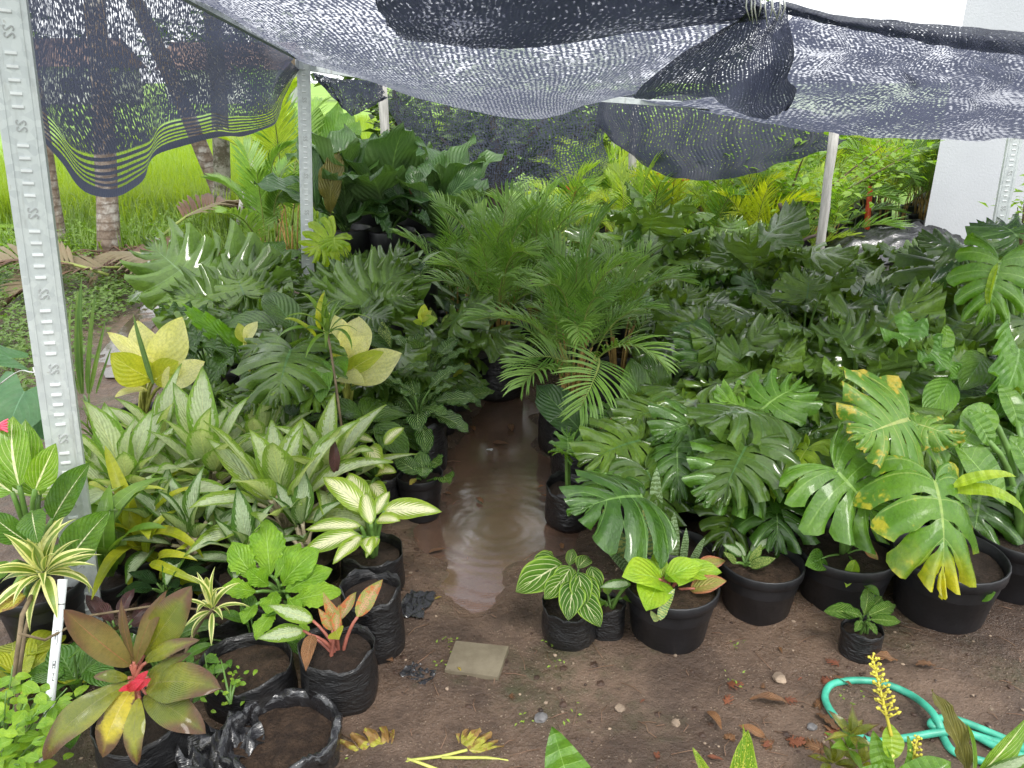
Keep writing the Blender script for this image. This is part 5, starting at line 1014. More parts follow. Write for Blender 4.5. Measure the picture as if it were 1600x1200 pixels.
for a, b_, w in [((575, 800, 2.25), (505, 745, 2.35), .85), ((572, 808, 2.25), (545, 740, 2.4), 1.0), ((585, 805, 2.22), (608, 768, 2.3), .9), ((590, 812, 2.2), (626, 815, 2.12), .9), ((600, 798, 2.22), (690, 800, 2.18), .85), ((565, 838, 2.15), (520, 882, 2.05), .8), ((560, 835, 2.15), (468, 872, 2.1), .7), ((575, 840, 2.12), (578, 868, 2.02), 1.1), ((565, 822, 2.2), (476, 828, 2.2), .6), ((580, 820, 2.18), (570, 770, 2.3), .9), ((590, 840, 2.12), (572, 872, 2.03), .8)]:
    p.px('dief', 'dief', a, b_, w=w, hint=(U(-.2, .2), -.65, .85), pr=.007)
p.end()
p = Plant('dieffenbachia_plant', 'second cream feathered dieffenbachia standing behind, by the striped calathea', POTTED, XY(590, 2.75)).pot(.1, .18, 'bag', seed=5)
for a, b_, w in [((600, 695, 2.7), (632, 668, 2.75), 1.0), ((585, 690, 2.75), (540, 680, 2.8), .7), ((590, 740, 2.6), (620, 738, 2.5), .9), ((580, 755, 2.5), (608, 790, 2.4), 1.0), ((575, 700, 2.7), (600, 735, 2.55), .9), ((560, 700, 2.75), (520, 725, 2.7), .8)]: p.px('dief', 'dief', a, b_, w=w, hint=(0, -.65, .85))
p.px('dief', 'purple', (525, 740, 2.45), (522, 685, 2.5), w=.7); p.end()
p = Plant('aglaonema_plant', 'small aglaonema with salmon pink leaves and a hanging brown leaf', POTTED, XY(527, 1.72), stem='stalkred').pot(.1, .19, 'bag', seed=6)
for a, b_, mt, w in [((558, 965, 1.75), (598, 906, 1.85), 'aglapink', 1.05), ((533, 985, 1.75), (505, 925, 1.8), 'aglapink', .9), ((530, 970, 1.76), (557, 925, 1.85), 'aglapink', 1.0), ((520, 985, 1.74), (497, 950, 1.76), 'aglapink', 1.0), ((525, 990, 1.72), (530, 945, 1.8), 'aglapink', .8), ((490, 970, 1.75), (418, 945, 1.75), 'aglalime', .95), ((475, 985, 1.75), (400, 998, 1.7), 'aglalime', 1.1), ((525, 985, 1.7), (530, 1000, 1.64), 'limeleaf', 2.0), ((488, 992, 1.7), (478, 1050, 1.58), 'brownleaf', .9), ((540, 972, 1.76), (575, 968, 1.78), 'stem', 1)]:
    if mt == 'stem': continue
    p.px('agla', mt, a, b_, w=w, hint=(U(-.2, .2), -.75, .7), pr=.004)
p.end()
Plant('grow_bag_plant', 'black bag of bare soil standing behind the salmon pink aglaonema', 'grow bag', XY(582, 1.93)).pot(.09, .23, 'bag', seed=8)
# the rolled rim bag
e = empty('grow_bag', Vector((*XY(440, 1.52, .1), 0)), 'slumped black bag with a thick rolled rim round bare soil', 'grow bag')
b = MB(); n = 96; prof = [(.0, .0), (.118, 0), (.138, .012), (.146, .05), (.150, .09), (.153, .118), (.152, .146), (.147, .158), (.138, .156), (.131, .142), (.127, .116), (.126, .08)]
prof = [(q.x, q.y) for q in crom([Vector((a, z, 0)) for a, z in prof], 3)]; vs = []
for i, (a, z) in enumerate(prof):
    for j in range(n):
        t = 6.2832 * j / n; q = Vector((math.cos(t) * 3, math.sin(t) * 3, z * 9)); k = 1 + .05 * mnoise.noise(q) - .09 * abs(mnoise.noise(q * .7 + Vector((0, 0, t)))) - .035 * abs(mnoise.noise(q * 1.3)) - .012 * abs(mnoise.noise(q * 3.1)); dz2 = (.035 * mnoise.noise(Vector((math.cos(t) * 1.8, math.sin(t) * 1.8, 4))) + .022 * (.5 - abs(mnoise.noise(Vector((math.cos(t) * 5, math.sin(t) * 5, z * 20)))))) * min(1, z / .1)
        vs.append((a * k * math.cos(t) * 1.0, a * k * math.sin(t), z * .62 + dz2 * 1.3))
b.add(vs, [(i * n + j, i * n + (j + 1) % n, (i + 1) * n + (j + 1) % n, (i + 1) * n + j) for i in range(len(prof) - 1) for j in range(n)]); jr = np.random.default_rng(5); b.v = [(v[0] + jr.normal(0, .0004), v[1] + jr.normal(0, .0004), v[2] + jr.normal(0, .0004) * (v[2] > .01)) for v in b.v]
b.f = [t for q in b.f for t in ((q[:3], (q[0], q[2], q[3])) if (q[0] * 7 + q[1]) % 3 else ((q[0], q[1], q[3]), (q[1], q[2], q[3])))]; b.m = [0] * len(b.f)
ob('bag', b.mesh('bag', M['bagshiny'], True), e)
b = MB(); b.add([(0, 0, .055)] + [(.132 * q * math.cos(6.2832 * j / 24), .132 * q * math.sin(6.2832 * j / 24), .055 + .012 * mnoise.noise(Vector((q * 5, j, 0)))) for q in (.5, 1) for j in range(24)], [(0, 1 + j, 1 + (j + 1) % 24) for j in range(24)] + [(1 + j, 25 + j, 25 + (j + 1) % 24, 1 + (j + 1) % 24) for j in range(24)])
ob('soil', b.mesh('soil', M['soilbrown']), e)
Plant('grow_bag_plant', 'open black bag of soil tucked behind the rolled rim bag', 'grow bag', XY(385, 1.72)).pot(.12, .14, 'bag', soil='soilbrown', fill=.8, seed=9)
Plant('grow_bag_plant', 'black bag of reddish soil under the small star shaped dracaena', 'grow bag', XY(352, 1.98)).pot(.09, .13, 'bag', soil='soilbrown', seed=3)
Plant('grow_bag_plant', 'black bag corner at the lower frame edge below the rolled rim bag', 'grow bag', XY(265, 1.3)).pot(.1, .11, 'bag', soil='soilbrown', fill=.7, seed=4)
def crumple(px, py, w, label, z=.0, h=.018, seed=0):
    c = G(px, py); vs = []; n = 14
    for j in range(n):
        for i in range(n):
            u, v = i / (n - 1) - .5, j / (n - 1) - .5; q = Vector((u * 4 + seed, v * 4, seed)); r = 1 - .35 * abs(mnoise.noise(q * .7))
            vs.append((u * w * r, v * w * .7 * r, .012 + h * abs(mnoise.noise(q * 1.4)) + h * .6 * abs(mnoise.noise(q * 3.1))))
    o = ob('plastic_scrap', mk('plastic_scrap', vs, [(j * n + i, j * n + i + 1, (j + 1) * n + i + 1, (j + 1) * n + i) for j in range(n - 1) for i in range(n - 1)], M['bagshiny']), loc=(c.x, c.y, .005)); o.rotation_euler = (0, 0, seed * 1.3)
    return tag(o, label, 'plastic scrap')
crumple(650, 952, .15, 'torn black plastic scrap lying by the soil bags on the wet path', seed=1); crumple(655, 1062, .10, 'small crumpled black plastic scrap between the rolled bag and the tile', seed=2); crumple(345, 1195, .22, 'black plastic sheet corner at the bottom frame edge', seed=3, h=.12)
p = Plant('potted_alocasia', 'black pot with a few quilted leaves and a dead yellow one beside the path', POTTED, XY(656, 2.72)).pot(.092, .19, seed=1)
for a, b_, mt, w in [((665, 748, 2.7), (655, 705, 2.78), 'cal', 1.2), ((655, 740, 2.68), (615, 715, 2.7), 'cal', 1.2), ((660, 730, 2.65), (660, 745, 2.55), 'cal', 1.5), ((690, 748, 2.68), (702, 756, 2.55), 'callight', 1.1), ((675, 722, 2.72), (688, 728, 2.6), 'callight', 1.2), ((650, 748, 2.66), (640, 758, 2.62), 'yelleaf', 1)]: p.px('cal', mt, a, b_, w=w, hint=(U(-.2, .2), -.7, .7), pr=.003)
p.end()
def cal(px, Y, n, label, mat='cal', r=.12, h=.24, **kw):
    p = Plant('calathea_plant', label, POTTED, XY(px, Y)).pot(r, h, 'bag', seed=int(px) % 4); p.ros('cal', mat, n, (.08, .2), (20, 84), (.15, .21), (-35, 35), w=(.85, 1.05), pr=.004); return p
p = cal(655, 3.12, 22, 'bushy calathea with bright striped dark leaves in a tall bag beside the path'); p.end()
p = cal(672, 3.5, 20, 'calathea reaching one broad striped leaf out over the path'); p.px('cal', 'callight', (715, 628, 3.4), (773, 612, 3.4), w=.9); p.px('cal', 'callight', (712, 608, 3.5), (765, 600, 3.55), w=.8); p.px('cal', 'limeleaf', (708, 590, 3.5), (735, 568, 3.55), w=.6); p.end()
p = cal(610, 3.3, 16, 'striped calathea half hidden behind the bushy one'); p.end()
p = Plant('philodendron_plant', 'small plant with smooth dark heart leaves left of the striped calatheas', POTTED, XY(565, 2.95)).pot(.1, .18); p.ros('heart', 'heartdark', 14, (.1, .2), (30, 84), (.12, .18), (-40, 15), w=(.8, 1)); p.end()
p = Plant('dieffenbachia_plant', 'speckled leaf dieffenbachia with upright mottled blades in the shade', POTTED, XY(600, 3.7)).pot(.1, .2)
for a, b_ in [((605, 555, 3.65), (598, 500, 3.75)), ((640, 568, 3.55), (672, 552, 3.6)), ((635, 585, 3.5), (650, 570, 3.45)), ((590, 545, 3.7), (570, 510, 3.75))]: p.px('dief', 'diefspeck', a, b_, w=.95, hint=(0, -.9, .45))
p.end()
p = Plant('dieffenbachia_plant', 'second speckled dieffenbachia nearer the palm canes', POTTED, XY(690, 4.0)).pot(.1, .2); 
for a, b_ in [((690, 505, 3.95), (730, 490, 3.95)), ((700, 530, 3.9), (735, 555, 3.85)), ((690, 540, 3.85), (715, 560, 3.8)), ((680, 510, 4.0), (672, 480, 4.05))]: p.px('dief', 'diefspeck', a, b_, w=.9, hint=(0, -.7, .7))
p.end()
p = Plant('young_shrub', 'seedling with lime yellow top leaves standing among the speckled leaves', POTTED, XY(662, 3.8)).pot(.08, .18)
for a, b_, mt in [((660, 500, 3.75), (664, 475, 3.78), 'arecayel'), ((660, 500, 3.75), (675, 485, 3.75), 'limeleaf'), ((662, 505, 3.75), (684, 498, 3.72), 'mon_lime'), ((658, 505, 3.75), (645, 502, 3.72), 'mon_lime'), ((656, 545, 3.7), (665, 540, 3.65), 'mon_lime'), ((640, 535, 3.7), (628, 530, 3.7), 'mon_lime')]: p.px('heart', mt, a, b_, w=.8, hint=(0, -.8, .6), pr=.003)
p.end()
# cream leaved plants
p = Plant('cream_philodendron', 'plant with tall pale cream leaves over olive ones, by the ditch', POTTED, XY(225, 3.3), stem='stalkyel').pot(.12, .2)
for a, b_, mt, w, hn in [((238, 570, 3.2), (215, 500, 3.25), 'cream', .95, (-.1, -1, .2)), ((252, 575, 3.15), (285, 495, 3.2), 'cream', .8, (.2, -1, .2)), ((240, 575, 3.1), (168, 520, 3.15), 'cream', .35, (0, -.7, .7)), ((232, 590, 3.05), (172, 552, 3.0), 'limeleaf', 1.0, (-.1, -.9, .4)), ((245, 592, 3.05), (280, 565, 3.0), 'limeleaf', .9, (.1, -.9, .4)), ((262, 600, 3.0), (320, 565, 3.05), 'cream', .8, (.2, -.8, .5)), ((225, 610, 3.1), (180, 620, 3.0), 'cream', .5, (0, -.5, .8))]: p.px('heart', mt, a, b_, w=w, hint=hn, pr=.006)
p.end()
p = Plant('cream_philodendron', 'second cream leaved plant with a wide pale leaf pointing at the path', POTTED, XY(545, 3.2), stem='stalkyel').pot(.12, .2)
for a, b_, mt, w, hn in [((548, 555, 3.1), (512, 488, 3.2), 'cream', .75, (-.2, -.9, .3)), ((552, 555, 3.1), (560, 495, 3.2), 'cream', 1.0, (.2, -1, .3)), ((545, 560, 3.08), (570, 525, 3.1), 'cream', 1.1, (0, -.9, .5)), ((555, 590, 3.05), (628, 552, 3.1), 'cream', .85, (.1, -.8, .6)), ((545, 580, 3.05), (600, 550, 3.05), 'limeleaf', .6, (0, -.8, .6)), ((530, 590, 3.05), (570, 602, 2.95), 'cream', .7, (0, -.4, 1)), ((540, 575, 3.08), (520, 540, 3.1), 'limeleaf', .7, (0, -.8, .6))]: p.px('heart', mt, a, b_, w=w, hint=hn, pr=.006)
p.end()
p = Plant('cream_philodendron', 'small cream leaf pair glimpsed between the dark split leaves', POTTED, XY(390, 3.4), stem='stalkyel').pot(.1, .2)
for a, b_, mt in [((382, 532, 3.35), (372, 505, 3.4), 'limeleaf'), ((385, 530, 3.35), (402, 502, 3.4), 'cream'), ((390, 548, 3.3), (420, 540, 3.3), 'limeleaf')]: p.px('heart', mt, a, b_, w=.7, hint=(0, -.9, .4))
p.end()
p = Plant('monstera_plant', 'dark split-leaf plant with the big drooping leaf in front of the cream leaves', POTTED, XY(450, 3.0)).pot(.13, .22)
p.px('mon', 'mon_dark', (455, 545, 2.95), (430, 640, 2.75), hint=(-.1, -.75, .7), w=1.25, var=1, pr=.008); p.px('mon', 'mon_dark', (430, 530, 3.05), (375, 560, 3.0), w=1.0, var=2); p.px('heart', 'heart', (505, 570, 2.9), (500, 630, 2.8), w=.7, hint=(.1, -.9, .4)); p.px('heart', 'wavylight', (525, 560, 3.0), (538, 590, 2.9), w=.8); p.px('mon', 'mon_dark', (480, 600, 2.9), (520, 640, 2.8), var=3); p.px('mon', 'mon_dark', (410, 600, 2.9), (380, 650, 2.8), var=0); p.end()
p = tufty('croton_shrub', 'thin stemmed shrub with a spray of narrow leaves above the cream plant', 'plant', 512, 520, 2.95, 'strap', 'strapgrn', 18, (.12, .2), (1.0, 1.4), (-25, 75), 'stalkwood', XY(548, 2.7, .1)); p.px('strap', 'strapyel', (500, 515, 2.95), (503, 455, 3.0), w=1.5, pet=False); p.px('strap', 'strapyel', (495, 530, 2.95), (440, 505, 2.95), w=1.2, pet=False); p.end()
# large lobed plants at the middle left
p = Plant('philodendron_plant', 'large ribbed lobed leaf plant spreading before the second steel post', POTTED, XY(345, 4.1)).pot(.17, .28)
for a, b_, w, vr, kd in [((355, 478, 4.05), (290, 370, 4.4), 1.1, 0, 'selo'), ((300, 440, 4.15), (212, 362, 4.35), .9, 1, 'selo'), ((370, 470, 4.05), (425, 385, 4.3), 1.0, 2, 'selo'), ((360, 480, 4.0), (250, 450, 4.0), .9, 1, 'selo'), ((375, 480, 4.0), (440, 440, 4.0), 1.0, 0, 'selo'), ((390, 500, 3.9), (330, 470, 3.9), .8, 2, 'selo'), ((400, 440, 4.2), (480, 415, 4.3), .9, 1, 'selo')]: p.px(kd, 'selo', a, b_, w=w, hint=(U(-.2, .2), -.85, .55), var=vr, pr=.009)
p.end()
p = Plant('anthurium_plant', 'plant with bright wavy edged leaf arching above dark glossy ones', POTTED, XY(330, 3.65)).pot(.14, .24)
p.px('wavy', 'wavylight', (372, 545, 3.5), (288, 478, 3.6), w=.55, hint=(.2, -.9, .4), var=0, pr=.008); p.px('wavy', 'wavy', (330, 500, 3.7), (240, 488, 3.6), w=.5, hint=(0, -.4, 1), var=1); p.px('wavy', 'wavy', (300, 540, 3.5), (390, 570, 3.4), w=.5, hint=(0, -.5, .9), var=2); p.px('wavy', 'wavy', (310, 520, 3.55), (300, 580, 3.4), w=.9, hint=(-.2, -.8, .5), var=0); p.px('wavy', 'wavy', (350, 560, 3.4), (330, 620, 3.2), w=.8, var=1); p.px('wavy', 'wavy', (400, 540, 3.5), (420, 600, 3.4), w=.8, var=2); p.px('wavy', 'wavy', (360, 510, 3.6), (430, 490, 3.6), w=.6, var=0); p.end()
p = Plant('philodendron_plant', 'huge shining dark fingered leaf fanned out below the bright small split leaf', POTTED, XY(560, 4.0)).pot(.16, .26)
for a, b_, w, vr in [((565, 480, 3.9), (640, 400, 4.1), 1.2, 0), ((560, 475, 3.95), (535, 385, 4.2), 1.0, 1), ((545, 470, 4.0), (460, 430, 4.1), .9, 2), ((590, 470, 3.9), (660, 460, 3.9), .8, 1), ((570, 490, 3.85), (610, 500, 3.7), .9, 0), ((600, 430, 4.2), (640, 375, 4.4), .8, 2)]: p.px('selo', 'selo', a, b_, w=w, hint=(U(-.2, .2), -.75, .7), var=vr, pr=.009)
p.end()
p = Plant('monstera_plant', 'single vivid yellow-green split leaf in front of the second steel post', POTTED, XY(512, 4.35)).pot(.12, .24)
p.px('mon', 'mon_lime', (520, 372, 4.3), (475, 398, 4.25), w=1.15, hint=(.1, -.9, .4), var=0, pr=.006); p.px('mon', 'mon_lime', (522, 370, 4.3), (525, 395, 4.22), w=1.3, hint=(.1, -.9, .4), var=3, pr=.006); p.end()
p = Plant('trailing_plant', 'pale variegated trailing plant tangled in front of the bird-nest leaves', POTTED, XY(650, 4.4)).pot(.14, .55)
p.ros('agla', 'aglagrey', 26, (.06, .22), (-20, 80), (.1, .18), (-60, 30), w=(.7, 1)); p.end()
# row of shade filling broad leaved plants behind
g = 'broad-leaved plants filling the shaded left bed'; lab = 'dark broad-leaved plant filling the shade between the named plants left of the path'
for i, (px, Y, z) in enumerate([(470, 3.5, .4), (400, 3.9, .45), (640, 4.5, .42), (590, 4.7, .45), (500, 4.9, .4), (700, 3.8, .3), (700, 4.9, .45), (300, 4.9, .35), (420, 5.0, .4), (620, 3.4, .25), (480, 3.2, .22), (360, 3.1, .2), (430, 4.4, .4), (735, 5.3, .35), (690, 5.7, .4), (785, 5.6, .4), (845, 5.4, .4), (760, 5.0, .25)]):
    p = Plant('broad_leaf_plant', lab, POTTED, XY(px, Y), g).pot(.11, .2, 'bag', seed=i % 4); kd, mt = (('heart', 'heartdark'), ('mon', 'mon_dark'), ('bird', 'bird'), ('selo', 'selo'))[i % 4]
    p.ros(kd, mt, 9, (z * .5, z), (45, 85), (.18, .28), (-40, 30)); p.end()
# bird-nest plants on raised pots at the back left
def nest(px, Y, n, label, z, ll, h=.3, r=.17, el=(20, 80), olive=False):
    p = Plant('bird_nest_plant', label, POTTED, XY(px, Y, .7)).pot(r, h + z, fill=.95)
    p.ros('bird', 'bird', n, (.02, .05), (50, 85), ll, el, w=(1.05, 1.4), pr=.008); return p
p = nest(540, 5.35, 9, 'tall broad-leaved nest plant with one olive brown leaf beside the steel post', .38, (.55, .75)); p.px('bird', 'birdolive', (516, 335, 5.15), (528, 238, 5.25), w=.95, hint=(0, -1, .25)); p.px('bird', 'birdlight', (530, 250, 5.6), (548, 172, 5.8), w=1.0, hint=(0, -1, .3)); p.px('bird', 'bird', (495, 330, 5.2), (490, 230, 5.3), w=.9, hint=(0, -1, .2)); p.px('cord', 'heartdark', (470, 300, 5.2), (432, 315, 5.1), w=1.0, hint=(0, -.9, .3)); p.end()
p = nest(610, 5.4, 9, 'large nest plant with dark leaves in the middle of the back row', .36, (.55, .75)); p.px('bird', 'bird', (640, 330, 5.2), (595, 268, 5.3), w=1.0, hint=(-.1, -.95, .3)); p.px('wavy', 'bird', (590, 330, 5.1), (612, 375, 4.9), w=.6); p.end()
p = nest(690, 5.35, 11, 'spreading nest plant nearest the path with one orange withering leaf', .32, (.48, .7)); p.px('bird', 'brownleaf', (655, 318, 5.2), (638, 288, 5.2), w=.6, hint=(0, -1, .3)); p.px('bird', 'bird', (668, 325, 5.1), (640, 258, 5.2), w=1.1, hint=(0, -1, .3)); p.px('bird', 'bird', (690, 320, 5.1), (755, 255, 5.2), w=.9, hint=(.1, -.95, .3)); p.px('wavy', 'bird', (655, 335, 5.0), (672, 355, 4.9), w=.8); p.end()
nest(575, 5.9, 8, 'pale green nest plant rising at the back between the post and the swag', .45, (.5, .65)).end(); nest(650, 5.9, 8, 'shadowed nest plant against the back net', .4, (.45, .6)).end()
# palms glimpsed between the posts at the left back
p = areca(455, 6.6, 6, 1.0, 'loose palm with feathery fronds between the mottled trunk and the steel post', mat=('arecasun', 'areca'), seed=2, flen=(.6, .9)).end()
p = areca(425, 5.6, 8, .8, 'dark small palm with stiff leaflets at the foot of the steel post', seed=3, flen=(.4, .55)).end()
p = Plant('banana_plant', 'pale broad upright leaves behind the steel post', 'plant', XY(500, 7.0), part='leaf'); 
for a, b_ in [((510, 300, 7.0), (450, 205, 7.2)), ((520, 290, 7.0), (560, 190, 7.2)), ((505, 250, 7.1), (490, 160, 7.3)), ((520, 280, 7.0), (530, 160, 7.0))]: p.px('bird', 'birdlight', a, b_, w=.9, hint=(0, -1, .3), pr=.015)
p.end()
# ---- sunny palm bed behind on the right
g = 'young sunlit palms in the back bed'; lab = 'young yellow-green palm among the many in the sunny bed behind the nets'
k = 0
for Y in np.arange(6.0, 10.6, .62):
    for px in np.arange(900, 1480, 62 if Y < 8 else 52):
        q = px + U(-22, 22); k += 1
        if q > 1310 and Y < 8.2: continue
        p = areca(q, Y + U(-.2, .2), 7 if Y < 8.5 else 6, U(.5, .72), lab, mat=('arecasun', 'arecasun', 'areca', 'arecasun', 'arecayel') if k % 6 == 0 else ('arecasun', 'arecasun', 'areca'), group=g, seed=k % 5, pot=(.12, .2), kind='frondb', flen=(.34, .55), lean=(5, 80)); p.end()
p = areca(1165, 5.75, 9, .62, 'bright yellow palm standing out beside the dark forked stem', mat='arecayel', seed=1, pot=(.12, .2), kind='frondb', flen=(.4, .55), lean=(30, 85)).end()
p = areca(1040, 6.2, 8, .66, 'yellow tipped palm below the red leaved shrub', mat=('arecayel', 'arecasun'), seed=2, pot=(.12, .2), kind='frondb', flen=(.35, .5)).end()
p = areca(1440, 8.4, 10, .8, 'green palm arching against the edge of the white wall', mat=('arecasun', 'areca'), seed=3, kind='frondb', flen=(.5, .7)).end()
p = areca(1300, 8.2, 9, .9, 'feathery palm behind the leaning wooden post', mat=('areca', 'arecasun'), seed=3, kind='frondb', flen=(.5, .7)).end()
# red stemmed palm
base = XY(1345, 6.9, .2); p = Plant('red_stem_palm', 'palm with a glowing orange-red stem beside the black tarpaulin', 'palm', base, stem='redstem', part='frond'); b = MB(); top = P(1360, 292, 6.9)
b.tube([(0, 0, 0), (top - p.o) * .55 + Vector((.02, 0, 0)), top - p.o], [.034, .028, .02], 9); ob('trunk', b.mesh('trunk', M['redstem']), p.e)
for i, (x, y, Y) in enumerate([(1290, 240, 6.7), (1340, 215, 7.0), (1372, 208, 6.8), (1420, 240, 6.8), (1465, 232, 6.9), (1330, 290, 6.5), (1430, 285, 6.6), (1385, 232, 6.5)]): p.leaf('frondb', 'arecasun' if i % 2 else 'areca', top, P(x, y, Y), (0, -.3, 1), 1, i < 4, .012, root=p.o + (top - p.o) * .8)
p.end()
# leafy young tree, red shrub, forked dark stem, flowers
def shrub(name, label, cat, px, Y, zr, w, mat, n, size, stem='stalkwood', nb=7, r=.02, cl=9):
    o = Vector((*XY(px, Y, .5), 0)); e = empty(name, o, label, cat); b = MB(); pts = []
    cs = [Vector((random.gauss(0, .32) * w, random.gauss(0, .25) * w, U(*zr))) for _ in range(cl)]
    fork = Vector((0, 0, zr[0] * .7)); b.tube([(0, 0, 0), fork * .5 + Vector((.02, 0, 0)), fork], [r, r * .9, r * .8], 7)
    for c in cs:
        pp = bez(fork, fork * .4 + c * .5 + Vector((0, 0, .1)), c, 6); b.tube(pp, [r * .7, r * .6, r * .45, r * .35, r * .25, r * .12], 5)
        for _ in range(n // cl):
            t = U(.35, 1.05); q = fork.lerp(c, min(t, 1)); pts.append(q + Vector((random.gauss(0, .09) * w, random.gauss(0, .09) * w, random.gauss(0, .07) * w)))
    ob('stem', b.mesh('stem', M[stem]), e); cr = leafmass('foliage', pts, size, mat, 'stuff', parent=e); return e
shrub('young_tree', 'slender leafy young tree in front of the wide net swag', 'tree', 1212, 6.0, (.72, 1.34), 1.15, 'weedlight', 2400, .07, cl=16)
shrub('red_shrub', 'thin shrub with rusty red leaves under the wooden post between the nets', 'shrub', 1035, 6.4, (.75, 1.02), .4, 'redleaf', 260, .06, 'redstem', r=.009)
shrub('leafy_shrub', 'small leafy shrub growing against the white wall past the steel post', 'shrub', 1592, 5.3, (.7, 1.15), .4, 'weedlight', 160, .07)
shrub('leafy_shrub', 'low bushy shrub beyond the palms under the end of the wide net swag', 'shrub', 1140, 8.6, (.6, 1.0), 1.2, 'weed', 600, .1)
shrub('leafy_shrub', 'green bush beyond the palms near the leaning wooden post', 'shrub', 1290, 9.0, (.6, 1.15), 1.4, 'weedlight', 700, .1)
shrub('leafy_shrub', 'light green bush in the gap next to the back net', 'shrub', 950, 8.5, (.5, .9), 1.2, 'weedlight', 600, .1)
o = Vector((*XY(1262, 5.3, .3), 0)); b = MB()
for pp, r in (([(1262, 480), (1250, 430), (1235, 395), (1222, 378)], .035), ([(1237, 398), (1228, 350), (1218, 318)], .014), ([(1240, 385), (1262, 372), (1275, 368)], .012), ([(1222, 378), (1200, 385)], .012)): b.tube(crom([P(x, y, 5.3) - o for x, y in pp], 4), r, 7)
e = empty('bare_stem', o, 'dark forked bare stem rising from the bed beside the bright yellow palm', 'stem'); ob('stem', b.mesh('stem', M['brownbark']), e)
b = MB(); b.add([P(1134, 355, 5.9), P(1160, 335, 5.9), P(1172, 345, 5.9), P(1148, 368, 5.9), P(1136, 357, 5.93), P(1162, 337, 5.93), P(1174, 347, 5.93), P(1150, 370, 5.93)], [(0, 1, 2, 3), (7, 6, 5, 4), (0, 4, 5, 1), (1, 5, 6, 2), (2, 6, 7, 3), (3, 7, 4, 0)])
b.tube(PR((1136, 370, 5.92), (1215, 290, 5.92)), .012, 6); tag(ob('wooden_stake', b.mesh('wooden_stake', M['greywood'], False)), 'slanting stick with a brown board at its foot in the palm bed', 'stake')
p = Plant('ginger_plant', 'pink flower head showing above the palms beside the back net', 'plant', XY(890, 6.3, .5), part='petal')
for a, b_ in [((892, 305, 6.3), (884, 290, 6.3)), ((892, 305, 6.3), (898, 286, 6.3)), ((892, 306, 6.25), (902, 298, 6.2)), ((888, 306, 6.25), (878, 300, 6.2)), ((912, 340, 6.2), (908, 322, 6.2))]: p.px('dief', 'timag' if a[0] > 890 else 'calapink', a, b_, w=1.1, hint=(0, -1, .3))
p.end()
# black tarpaulin bundle with its board
c = P(1390, 385, 5.6); vs = []; n = 34; wid, dep = 1.0, .7
for j in range(n):
    for i in range(n):
        u, v = i / (n - 1) - .5, j / (n - 1) - .5; q = Vector((u * 5, v * 5, 2)); hgt = .17 * max(0, 1 - (2 * abs(u)) ** 5) * max(0, 1 - (2 * abs(v)) ** 4) * (1.0 + .5 * u) - .10 * abs(mnoise.noise(q * .8 + Vector((0, v * 3, 0)))) - .13 * abs(mnoise.noise(Vector((u * 3 + v * 3, v * 9, 3)))) - .05 * abs(mnoise.noise(Vector((u * 7, v * 20, 5)))) + .07
        vs.append((u * wid, v * dep, max(0, hgt)))
tb = P(1395, 376, 5.7); tz = tb.z - .12; e = empty('tarpaulin', (tb.x, tb.y, tz), 'crumpled shiny black tarpaulin heaped over a crate in front of the white wall', 'tarpaulin')
ob('sheet', mk('sheet', vs, [(j * n + i, j * n + i + 1, (j + 1) * n + i + 1, (j + 1) * n + i) for j in range(n - 1) for i in range(n - 1)], M['tarp'], smooth=True), e)
b = MB(); b.box((tb.x, tb.y, tz / 2), (.85, .55, tz - .004)); b.box((tb.x - .5, tb.y - .05, tz - .03), (.5, .12, .05)); tag(ob('crate', b.mesh('crate', M['greywood'], False)), 'grey wooden crate and board under the black tarpaulin', 'crate')
# ---- grasses, reeds and weeds on the left
p = Plant('reed_clump', 'upright stiff reed blades standing behind the front post', 'plant', XY(125, 2.95, .2))
for x0, x1, y1, w in [(130, 128, 430, 1.0), (118, 112, 470, 1.1), (138, 150, 455, 1.0), (125, 103, 520, .9), (140, 165, 500, .9), (112, 98, 480, .9), (150, 175, 540, .8), (128, 122, 450, .9)]: p.px('stiff', 'reed', (x0, 615, 2.95), (x1, y1, 3.0), w=w, hint=(U(-.5, .5), -1, .2), pet=False)
p.px('stiff', 'reed', (240, 600, 2.95), (208, 490, 3.0), w=1.4, pet=False, hint=(0, -1, .2)); p.end()
for i, (px, Y) in enumerate([(150, 2.55), (185, 2.85), (110, 2.75), (150, 3.15)]):
    p = Plant('fern_plant', 'narrow leaved green tuft in the tangle between the front post and the pale aglaonemas', 'plant', XY(px, Y, .15), 'grassy tufts behind the front post'); p.ros('strap', ('weed', 'reed')[i % 2], 22, (.02, .1), (50, 85), (.12, .26), (-25, 70), w=(.6, 1.0), pet=False, up=.12); p.end()
b = MB()
def vine(name, label, cat, base, tops, mat, n, size, stem='stalk'):
    o = Vector(base); e = empty(name, o, label, cat); b = MB(); 
    for t in tops: b.tube(bez((0, 0, 0), (t - o) * .5 + Vector((0, 0, .05)), t - o, 6), [.004, .0035, .003, .0025, .002, .0015], 5)
    ob('stem', b.mesh('stem', M[stem]), e); k = 0
    for t in tops:
        for _ in range(n):
            s = U(.35, 1.0); q = o.lerp(t, s) + Vector((U(-.04, .04), U(-.04, .04), U(-.02, .04))); az = U(0, 6.28); L = size * U(.7, 1.2); d = Vector((math.cos(az), math.sin(az), U(-.4, .3))).normalized()
            lo = ob('leaf', lmesh('small', mat, k), e); k += 1; lo.matrix_local = Matrix.Translation(-o) @ leaf_mx(q, q + d * L, (U(-.3, .3), -.5, 1), U(.9, 1.3))
